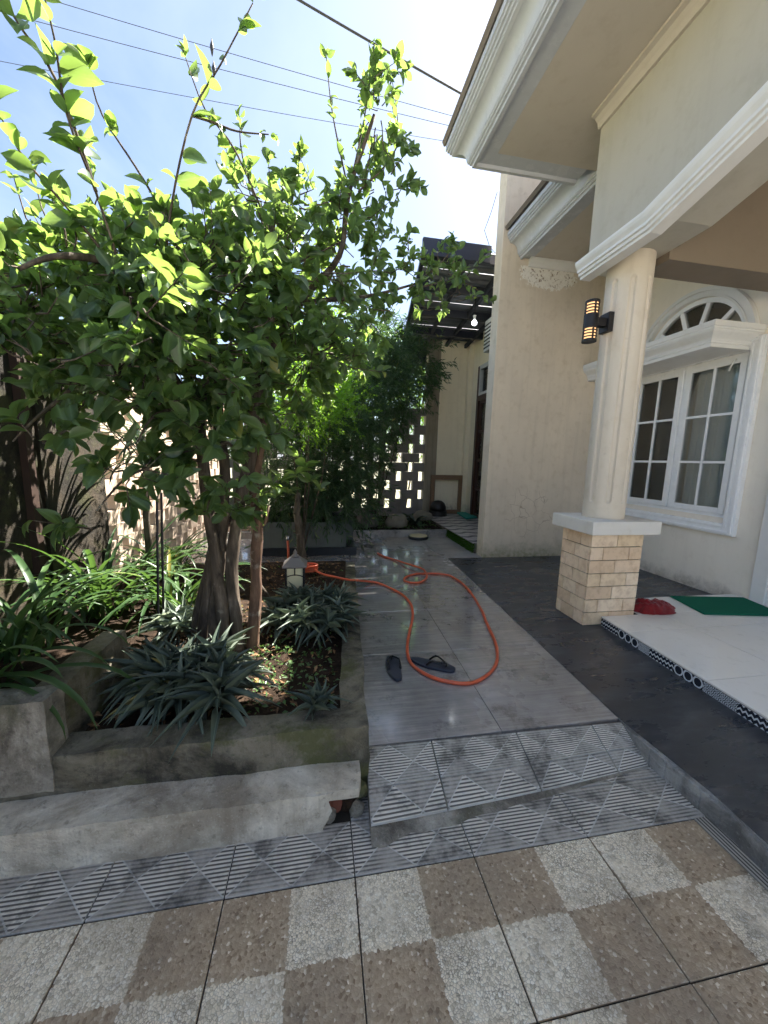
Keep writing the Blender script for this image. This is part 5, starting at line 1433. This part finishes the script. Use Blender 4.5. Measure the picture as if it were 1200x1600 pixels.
# --- the big multi-stemmed tree
TB = ony(345, 1012, 2.10)
tree = thing('garden_tree', (TB.x, TB.y, 0.25), 'large leafy tree with several fused grey stems in the garden bed', 'tree')
stems = [
    ([(352, 1030, 2.08), (348, 960, 2.09), (338, 880, 2.1), (326, 800, 2.1), (318, 720, 2.1), (312, 650, 2.08), (330, 570, 2.05), (300, 480, 2.0)], [0.050, 0.045, 0.042, 0.040, 0.042, 0.048, 0.042, 0.025]),
    ([(372, 1030, 2.10), (368, 960, 2.12), (362, 880, 2.13), (372, 800, 2.13), (390, 720, 2.14), (396, 650, 2.15), (400, 570, 2.15), (430, 480, 2.15)], [0.058, 0.052, 0.046, 0.044, 0.045, 0.045, 0.036, 0.022]),
    ([(312, 1020, 2.14), (322, 960, 2.15), (332, 890, 2.16), (345, 820, 2.17), (352, 740, 2.18), (340, 660, 2.16), (345, 600, 2.15)], [0.050, 0.046, 0.042, 0.040, 0.04, 0.042, 0.03]),
    ([(330, 1025, 2.05), (336, 950, 2.12), (345, 870, 2.15), (352, 800, 2.15)], [0.045, 0.045, 0.04, 0.03]),
    ([(296, 1018, 2.2), (312, 950, 2.2), (328, 880, 2.19), (342, 800, 2.18)], [0.045, 0.04, 0.034, 0.03]),
]
tk = MB()
for i, (pp, rr) in enumerate(stems):
    P_ = catmull([ony(*q) for q in pp], 6); R_ = np.interp(np.linspace(0, len(rr) - 1, len(P_)), range(len(rr)), rr)
    tk.tube(P_, list(R_ * 0.72), 12, True, 0.35, i)
tk.build('trunk', 'bark', tree, smooth=True)
limbs = [
    ([(312, 650, 2.08), (270, 590, 2.0), (210, 520, 1.9), (130, 440, 1.85)], 0.032), ([(330, 570, 2.05), (300, 480, 2.0), (260, 400, 1.95), (255, 330, 1.9)], 0.028),
    ([(396, 650, 2.15), (420, 560, 2.2), (470, 470, 2.25), (530, 400, 2.3), (545, 300, 2.3), (585, 180, 2.3)], 0.030), ([(400, 570, 2.15), (400, 470, 2.15), (420, 380, 2.15), (440, 300, 2.2)], 0.024),
    ([(430, 480, 2.2), (500, 470, 2.35), (580, 462, 2.5), (660, 440, 2.6)], 0.020), ([(345, 600, 2.15), (300, 540, 2.3), (200, 470, 2.5), (120, 430, 2.6)], 0.024),
    ([(300, 480, 2.0), (200, 420, 1.7), (100, 400, 1.5), (30, 420, 1.4)], 0.020), ([(420, 560, 2.2), (480, 560, 2.3), (520, 540, 2.4)], 0.014),
    ([(312, 650, 2.08), (280, 640, 1.9), (240, 650, 1.75), (215, 690, 1.7)], 0.012), ([(318, 720, 2.1), (270, 720, 1.9), (200, 745, 1.8), (150, 800, 1.75)], 0.010), ([(390, 720, 2.14), (350, 690, 1.95), (330, 720, 1.85)], 0.010),
    ([(200, 520, 1.9), (120, 600, 1.75), (60, 650, 1.7), (20, 690, 1.65)], 0.010),
]
lb = MB()
for i, (pp, r) in enumerate(limbs):
    P_ = catmull([ony(*q) for q in pp], 5); lb.tube(P_, list(np.linspace(r, r * 0.3, len(P_))), 8, True, 0.2, i)
clusters = [
    (110, 430, 1.95, 170, 130, 0.5, 105, 1.0), (290, 440, 2.05, 165, 105, 0.6, 165, 1.0), (440, 425, 2.2, 125, 105, 0.5, 130, 1.0),
    (160, 480, 3.0, 170, 65, 0.4, 30, 1.1), (330, 470, 2.9, 120, 70, 0.35, 22, 1.1), (60, 560, 2.9, 120, 45, 0.3, 30, 1.1), (230, 560, 2.9, 110, 50, 0.3, 36, 1.1),
    (240, 545, 1.95, 220, 75, 0.55, 118, 1.0), (490, 550, 2.35, 95, 75, 0.45, 70, 1.0), (30, 490, 1.7, 80, 60, 0.3, 30, 1.0),
    (300, 610, 2.00, 130, 50, 0.4, 46, 1.0), (160, 600, 1.95, 120, 45, 0.35, 24, 1.0),
    (592, 170, 2.30, 40, 110, 0.16, 22, 0.9), (602, 290, 2.30, 42, 55, 0.18, 12, 0.9), (430, 320, 2.2, 80, 45, 0.3, 32, 0.95), (540, 340, 2.3, 45, 45, 0.2, 14, 0.95),
    (570, 420, 2.4, 55, 50, 0.25, 16, 0.95), (560, 485, 2.5, 70, 45, 0.25, 16, 0.95), (690, 425, 2.6, 45, 38, 0.12, 14, 0.9), (690, 472, 2.6, 60, 22, 0.12, 9, 0.9), (640, 410, 2.55, 25, 30, 0.12, 5, 0.9),
    (225, 640, 1.62, 45, 25, 0.1, 4, 1.35), (215, 730, 1.66, 50, 40, 0.12, 8, 1.3), (330, 690, 1.85, 75, 50, 0.2, 26, 1.15), (335, 780, 1.95, 60, 26, 0.15, 12, 1.15), (270, 755, 1.85, 35, 35, 0.12, 6, 1.2),
    (150, 825, 1.66, 18, 12, 0.06, 2, 1.2), (60, 690, 1.62, 60, 14, 0.08, 4, 1.2), (425, 650, 2.1, 35, 60, 0.2, 10, 1.0),
    (215, 470, 1.3, 70, 30, 0.08, 5, 1.15), (60, 570, 1.45, 60, 30, 0.1, 5, 1.15), (370, 520, 1.7, 60, 45, 0.12, 7, 1.15),
]
shoots = [
    ([(200, 520, 1.7), (190, 430, 1.6), (150, 300, 1.5), (105, 180, 1.42), (85, 60, 1.38), (60, -40, 1.35)], 13, 1.35),
    ([(255, 560, 1.8), (258, 430, 1.72), (268, 320, 1.66), (300, 180, 1.6), (345, 100, 1.58), (395, 5, 1.55)], 11, 1.15),
    ([(190, 430, 1.6), (110, 330, 1.5), (40, 250, 1.45), (0, 180, 1.4)], 10, 1.2), ([(150, 300, 1.5), (90, 130, 1.42), (30, 40, 1.35), (10, 0, 1.32)], 7, 1.5),
    ([(430, 380, 2.1), (370, 240, 2.0), (320, 170, 1.95), (290, 90, 1.92)], 9, 1.0), ([(300, 420, 1.9), (230, 290, 1.8), (160, 180, 1.75), (140, 110, 1.7)], 6, 1.0),
    ([(420, 380, 2.1), (380, 250, 2.1), (375, 190, 2.1)], 4, 0.8),
    ([(545, 300, 2.3), (570, 180, 2.3), (585, 70, 2.3)], 13, 0.85), ([(545, 300, 2.3), (520, 180, 2.3), (510, 90, 2.3)], 8, 0.8), ([(560, 300, 2.3), (620, 230, 2.3), (612, 120, 2.3)], 9, 0.85),
    ([(650, 450, 2.6), (720, 440, 2.65), (765, 468, 2.65)], 9, 0.8), ([(640, 450, 2.55), (690, 410, 2.6), (705, 385, 2.6)], 7, 0.8),
    ([(300, 180, 1.6), (330, 190, 1.6), (370, 205, 1.58), (420, 210, 1.56)], 4, 0.7),
]
LA, twigs = crown(clusters, shoots, None, 0.078, 0.54, 0.3)
for q0, q1, c in twigs:
    m_ = q0 + (c - q0) * 0.35
    lb.tube([tuple(m_), tuple(q0), tuple(q1)], [0.004, 0.003, 0.0015], 4, False)
for pts, n_, s_ in shoots: 
    P_ = catmull([ony(*q) for q in pts], 4); lb.tube(P_, list(np.linspace(0.006, 0.002, len(P_))), 5)
lb.build('branches', 'bark', tree, smooth=True, fixn=False)
near_i, rest_i = split_leaves(LA, 300)
leaf_objects('leaf', LA, 'leaf_tree', tree, near_i)
leaves_mesh('crown', LA, 'leaf_tree', tree, rest_i)

# --- slim reddish trunk beside it
t2b = ony(396, 1005, 2.13)
t2 = thing('slim_tree', (t2b.x, t2b.y, 0.25), 'slim reddish trunk catching sunlight beside the big stems', 'tree')
P_ = catmull([ony(*q) for q in [(394, 1015, 2.13), (398, 950, 2.13), (401, 880, 2.14), (402, 820, 2.15), (398, 760, 2.16), (408, 690, 2.2), (412, 620, 2.25)]], 6)
MB().tube(P_, list(np.linspace(0.036, 0.022, len(P_))), 12, True, 0.3, 3).build('trunk', 'bark_red', t2, smooth=True)
MB().tube([ony(402, 830, 2.15), ony(416, 815, 2.15), ony(420, 790, 2.16)], [0.012, 0.01, 0.006], 8).build('branch', 'bark_red', t2, smooth=True)
A_, _ = crown([(415, 610, 2.3, 45, 50, 0.2, 12, 0.9), (415, 780, 2.2, 20, 20, 0.1, 3, 0.9)], [], None, 0.09, 0.5)
leaves_mesh('crown', A_, 'leaf_tree', t2)

# --- sapling in front of the planter box
s3 = onz(470, 872, 0.26)
t3 = thing('sapling', (s3.x, s3.y, 0.2), 'knobbly sapling with a tuft of glossy leaves before the planter box', 'tree')
sy = s3.y - 0.35
P_ = catmull([ony(*q) for q in [(474, 888, sy), (471, 860, sy), (468, 830, sy), (464, 800, sy), (466, 770, sy)]], 6)
tb = MB().tube(P_, list(np.linspace(0.045, 0.026, len(P_))), 10, True, 0.5, 8)
for k in range(9):
    q = P_[3 + 2 * k]; a = k * 2.4; tb.tube([q, q + Vector((math.cos(a) * 0.07, math.sin(a) * 0.07, 0.03))], [0.01, 0.004], 5)
tb.build('trunk', 'bark', t3, smooth=True)
PP, DD, NN_, LL = [], [], [], []
for (x, y) in ((440, 755), (462, 745), (485, 755), (450, 775), (478, 735), (500, 770), (430, 780)):
    p, d, nn, l = twig_leaves(px3(x, y, sy), np.array([0, 0, 1.0]), 0.03, 6, 0.19); PP.append(p); DD.append(d); NN_.append(nn); LL.append(l)
PP, DD, NN_, LL = map(np.concatenate, (PP, DD, NN_, LL))
A_ = leaf_arrays(PP, DD, NN_, LL, LL * 0.42, 'tree'); leaf_objects('leaf', A_, 'leaf_tree', t3, range(len(PP)))

# --- generic shrub made of sprays
def shrub(name, label, base, blobs, nsp, per, L, W, kind, mat, droop, cat='shrub', group=None, spray=0.3, trunk_r=0.03):
    root = thing(name, tuple(base), label, cat, group)
    P, D, Nn, LL = [], [], [], []; tk = MB(); b0 = Vector(base)
    for (c, r, n) in blobs:
        c = np.array(c); r = np.array(r)
        tk.tube([b0, b0.lerp(Vector(c), 0.5) + Vector((0.05, 0, 0)), Vector(c)], [trunk_r, trunk_r * 0.7, trunk_r * 0.3], 7)
        for i in range(n):
            s_ = sphere(1)[0] * (rng.random() ** 0.38); q = c + s_ * r
            out = unit(s_ + np.array([0, 0, 0.35]) + 0.45 * rng.normal(size=3)); out[2] -= droop * rng.random(); out = unit(out)
            t = np.linspace(0.05, 1, per); sl = spray * (0.6 + 0.8 * rng.random())
            pts = q + np.outer(t * sl, out) + np.outer(t * t * sl * 0.35, [0, 0, -droop])
            a = rng.random(per) * 2 * np.pi; h = np.cross(out, [0.21, 0.1, 1.0]); h = unit(h); kk = np.cross(out, h)
            side = np.outer(np.cos(a), h) + np.outer(np.sin(a), kk)
            P.append(pts); D.append(unit(side * 0.8 + out * 0.75 + np.array([0, 0, -droop * 0.6]))); Nn.append(unit(np.array([0, 0, 1.0]) + 0.6 * rng.normal(size=(per, 3)))); LL.append(L * (0.6 + 0.7 * rng.random(per)))
    P, D, Nn, LL = map(np.concatenate, (P, D, Nn, LL))
    tk.build('trunk', 'bark', root, smooth=True)
    leaves_mesh('crown', leaf_arrays(P, D, Nn, LL, LL * W, kind), mat, root)
    return root
shrub('fine_leaf_shrub', 'tall dark feathery shrub growing in the planter box', (0.0, 5.15, 0.35),
      [((0.15, 5.3, 1.25), (0.65, 0.55, 0.75), 260), ((-0.5, 5.2, 1.3), (0.6, 0.5, 0.8), 200), ((0.2, 5.5, 2.2), (0.75, 0.6, 0.75), 260), ((-0.5, 5.5, 2.2), (0.7, 0.6, 0.8), 180), ((0.75, 5.9, 2.75), (0.6, 0.5, 0.6), 150), ((0.15, 5.1, 0.80), (0.5, 0.35, 0.35), 150), ((-0.45, 5.1, 0.80), (0.4, 0.35, 0.35), 120)],
      0, 16, 0.10, 0.12, 'fine', 'leaf_fine', 0.55, spray=0.32, trunk_r=0.014)
shrub('fine_leaf_shrub', 'dark feathery shrub rising in front of the far blockwork wall', (1.0, 6.9, 0.2),
      [((1.15, 6.8, 3.1), (0.75, 0.6, 0.75), 230), ((0.8, 6.9, 2.2), (0.65, 0.5, 0.8), 260), ((0.5, 6.9, 1.4), (0.6, 0.5, 0.7), 190), ((1.45, 6.9, 3.0), (0.5, 0.5, 0.55), 110), ((0.4, 6.8, 3.4), (0.8, 0.6, 0.7), 200), ((1.72, 6.9, 3.15), (0.42, 0.4, 0.55), 110)],
      0, 16, 0.12, 0.11, 'fine', 'leaf_fine', 0.6, spray=0.36, trunk_r=0.014)
shrub('lime_shrub', 'bright lime green small leaved shrub glowing behind the tree', (-0.25, 4.75, 0.12),
      [((-0.15, 4.45, 1.95), (0.42, 0.35, 0.30), 150), ((0.15, 4.5, 2.1), (0.35, 0.3, 0.3), 90), ((-0.45, 4.5, 2.2), (0.45, 0.35, 0.4), 120), ((-0.2, 4.5, 2.6), (0.6, 0.4, 0.4), 110)],
      0, 16, 0.045, 0.5, 'small', 'leaf_lime', 0.05, spray=0.22, trunk_r=0.012)
# trees beyond the walls
for k, (x, y, z, r, lab) in enumerate(((2.6, 11.0, 3.4, (1.5, 1.0, 1.6), 'sunlit bamboo clump beyond the far blockwork wall'), (-0.8, 11.5, 3.6, (2.0, 1.2, 1.7), 'pale green tree beyond the far wall behind the feathery shrub'), (-4.2, 7.5, 1.3, (1.6, 1.6, 1.2), 'low green shrub beyond the pale blockwork wall'))):
    shrub('neighbour_tree', lab, (x, y, -0.05), [((x, y, z), r, 420), ((x + 0.5, y, z + 0.6), (r[0], r[1], r[2] * 0.6), 200)], 0, 14, 0.15, 0.14, 'fine', 'leaf_lime', 0.5, 'tree', 'trees beyond the garden walls', spray=0.5)

# --- strap-leaf clumps: every leaf a curved ribbon of its own
def ribbon(mb, base, az_, length, width, rise, droop, n=10):
    vs = []; fs = []; d = Vector((math.cos(az_), math.sin(az_), 0)); s_ = Vector((-d.y, d.x, 0)); p = Vector(base); ang = rise
    for i in range(n + 1):
        t = i / n; w = width * (0.55 + 0.45 * min(1, t * 4)) * (1 - max(0, (t - 0.55) / 0.45) ** 2 * 0.97) * 0.5
        up = Vector((-d.x * math.sin(ang), -d.y * math.sin(ang), math.cos(ang)))
        vs += [p - s_ * w + up * w * 0.45, p, p + s_ * w + up * w * 0.45]
        ang -= droop / n * (0.4 + 1.2 * t); p = p + (d * math.cos(ang) + Vector((0, 0, 1)) * math.sin(ang)) * (length / n)
        if p.z < 0.02: p.z = 0.02
    for i in range(n): a = i * 3; fs += [(a, a + 1, a + 4, a + 3), (a + 1, a + 2, a + 5, a + 4)]
    mb.add(vs, fs)
def strap_clump(name, label, base, n, lmin, lmax, width, az_range, rise=(0.9, 1.45), droop=(1.2, 2.4), mat='leaf_strap', spread=0.07, cat='plant', group=None):
    root = thing(name, tuple(base), label, cat, group)
    for i in range(n):
        a = random.uniform(*az_range); b = Vector(base) + Vector((random.uniform(-spread, spread), random.uniform(-spread, spread), 0))
        mb = MB(); ribbon(mb, b, a, random.uniform(lmin, lmax), width * random.uniform(0.75, 1.2), random.uniform(*rise), random.uniform(*droop))
        mb.build('leaf', mat, root, smooth=True, fixn=False)
    return root
TAU = 2 * math.pi
strap_clump('spider_lily', 'spider lily with arching strap leaves in the concrete trough', (-1.33, 1.75, 0.48), 46, 0.40, 0.78, 0.025, (0, TAU), spread=0.10)
strap_clump('spider_lily', 'spider lily spilling thin leaves over the trough front beside the wall', (-1.28, 1.52, 0.49), 16, 0.35, 0.70, 0.026, (-2.6, 0.3), rise=(0.5, 1.2), droop=(1.6, 2.9), spread=0.06)
strap_clump('spider_lily', 'tall sunlit spider lily before the pale blockwork wall', (-1.50, 2.75, 0.24), 50, 0.6, 1.05, 0.031, (0, TAU), rise=(0.85, 1.4), droop=(0.9, 2.0), spread=0.12)
strap_clump('spider_lily', 'sunlit spider lily just left of the fused tree stems', (-1.05, 2.75, 0.24), 44, 0.45, 0.85, 0.027, (0, TAU), rise=(0.8, 1.4), droop=(1.2, 2.3), spread=0.12)
strap_clump('spider_lily', 'spider lily farther back along the pale blockwork wall', (-1.45, 3.6, 0.24), 44, 0.5, 0.9, 0.03, (0, TAU), rise=(0.8, 1.4), droop=(1.1, 2.2), spread=0.12)
strap_clump('bed_plant', 'broad grey green leaved plant in the far bed by the terrace', (1.72, 6.5, 0.22), 18, 0.2, 0.38, 0.08, (0, TAU), rise=(0.5, 1.3), droop=(0.8, 2.0), mat='leaf_rhoeo', spread=0.05)
# dark dracaena fronds behind the crown
dr_ = thing('dracaena', (-1.35, 3.1, 0.25), 'dark narrow leaved dracaena half hidden behind the tree', 'plant')
MB().tube([(-1.35, 3.1, 0.2), (-1.36, 3.1, 0.9), (-1.33, 3.1, 1.45)], [0.03, 0.025, 0.02], 8).build('stem', 'bark', dr_, smooth=True)
for k in range(70):
    mb = MB(); ribbon(mb, (-1.34 + random.uniform(-.03, .03), 3.1, 1.30 + random.uniform(-0.05, 0.28)), random.uniform(0, TAU), random.uniform(0.35, 0.6), 0.022, random.uniform(-0.1, 1.2), random.uniform(0.8, 1.9), 7)
    mb.build('leaf', 'leaf_palm', dr_, smooth=True, fixn=False)

# --- rhoeo rosettes
def rhoeo(name, label, spots, per, L, W, seed=0):
    c = Vector(spots[0]); root = thing(name, (c.x, c.y, 0.25), label, 'plant')
    P, D, Nn, LL = [], [], [], []
    for (x, y, z) in spots:
        n = per; i = np.arange(n); a = i * 2.399 + rng.random() * 6; el = np.interp(i / n, [0, 0.5, 1], [0.35, 0.8, 1.35]) + 0.15 * rng.normal(size=n)
        d = np.stack([np.cos(a) * np.cos(el), np.sin(a) * np.cos(el), np.sin(el)], 1) + 0.10 * rng.normal(size=(n, 3))
        P.append(np.array([x, y, z]) + d * 0.015 + np.array([0, 0, 1.0]) * (i / n * 0.06)[:, None]); D.append(unit(d))
        Nn.append(unit(np.stack([-np.cos(a) * np.sin(el), -np.sin(a) * np.sin(el), np.cos(el)], 1))); LL.append(L * np.interp(i / n, [0, 0.4, 1], [0.95, 1.1, 0.65]) * (0.8 + 0.4 * rng.random(n)))
    P, D, Nn, LL = map(np.concatenate, (P, D, Nn, LL))
    A = leaf_arrays(P, D, Nn, LL, W * (0.8 + 0.4 * rng.random(len(LL))), 'rhoeo')
    leaf_objects('leaf', A, 'leaf_rhoeo', root, range(len(P)))
def spots_in(quad, n, z):
    out = []
    for i in range(n):
        u, v = random.random(), random.random(); a = onz(*quad[0], z).lerp(onz(*quad[1], z), u); b = onz(*quad[3], z).lerp(onz(*quad[2], z), u)
        p = a.lerp(b, v); out.append((p.x, p.y, z + random.uniform(0.0, 0.05)))
    return out
rhoeo('rhoeo_plant', 'big clump of dark blue-green pointed leaves spilling over the planter front', spots_in([(225, 1075), (370, 1050), (345, 1125), (230, 1140)], 20, 0.30), 17, 0.195, 0.036)
rhoeo('rhoeo_plant', 'wide clump of dark pointed leaves beside the path under the lantern', spots_in([(425, 950), (540, 955), (548, 1000), (420, 995)], 22, 0.29), 16, 0.165, 0.033)
p = onz(490, 1118, 0.28); rhoeo('rhoeo_plant', 'small single tuft of pointed leaves at the planter corner', [(p.x, p.y, 0.28), (p.x + 0.04, p.y + 0.02, 0.27)], 13, 0.12, 0.022)
rhoeo('rhoeo_plant', 'shaded clump of dark pointed leaves left of the fused stems', spots_in([(255, 985), (300, 985), (295, 1010), (250, 1010)], 5, 0.29), 14, 0.17, 0.03)
# --- ground weeds, fallen leaves, moss
def scatter(name, mat, kind, n, fn, Lr, W, zup, label, cat=None):
    P = []; 
    while len(P) < n:
        q = fn()
        if q is not None: P.append(q)
    P = np.array(P); m = len(P); D = unit(rng.normal(size=(m, 3)) * np.array([1, 1, zup]) + np.array([0, 0, 0.15])); Nn = unit(np.array([0, 0, 1.0]) + 0.4 * rng.normal(size=(m, 3)))
    LL = rng.uniform(*Lr, m); o = leaves_mesh(name, leaf_arrays(P, D, Nn, LL, LL * W, kind), mat, None); tag(o, label, cat); return o
def soilpt():
    y = random.uniform(1.5, 3.9); return np.array([random.uniform(-1.0, 0.07 + (y - 1.5) * 0.07), y, 0.262 + 0.02 * random.random()])
def weedpt():
    if random.random() < 0.25: return soilpt()
    p = onz(random.gauss(440, 45), random.gauss(1040, 45), 0.26)
    return np.array([min(p.x, 0.06), p.y, 0.265 + 0.05 * random.random()]) if 1.48 < p.y < 3.8 else None
scatter('weeds', 'leaf_weed', 'small', 650, weedpt, (0.012, 0.035), 0.6, 0.4, 'small green weeds growing over the planter soil', 'weeds')
scatter('fallen_leaves', 'leaf_dry', 'small', 700, soilpt, (0.02, 0.06), 0.45, 0.25, 'dry brown leaves and litter scattered on the planter soil', 'leaves')
def bedpt(): return np.array([random.uniform(0.3, 2.1), random.uniform(6.0, 7.6), 0.21 + 0.03 * random.random()])
scatter('bed_weeds', 'leaf_weed', 'small', 700, bedpt, (0.03, 0.09), 0.35, 0.6, 'low weeds growing in the far bed between the stones', 'weeds')
def mosspt():
    y = random.uniform(4.78, 5.95); z = random.random(); return np.array([2.165 - 0.02 * (1 - z), y, ZP + z * 0.135])
scatter('moss', 'moss', 'small', 5200, mosspt, (0.008, 0.022), 0.6, 0.8, 'green moss covering the terrace edge beside the path', 'moss')
fl = thing('orange_flower', (-0.93, 2.33, 0.3), 'tiny orange flower among the dark leaves left of the stems', 'flower')
fp = ony(262, 972, 2.3)
MB().tube([(fp.x, fp.y, 0.22), fp], 0.003, 5).build('stalk', 'leaf_strap', fl)
for k in range(7):
    a = k * TAU / 7; MB().obox(fp + Vector((math.cos(a) * 0.014, 0, math.sin(a) * 0.014)), (math.cos(a), 0.2, math.sin(a)), (-math.sin(a), 0, math.cos(a)), (0, 1, 0), 0.014, 0.006, 0.002).build('petal', 'flower_orange', fl)
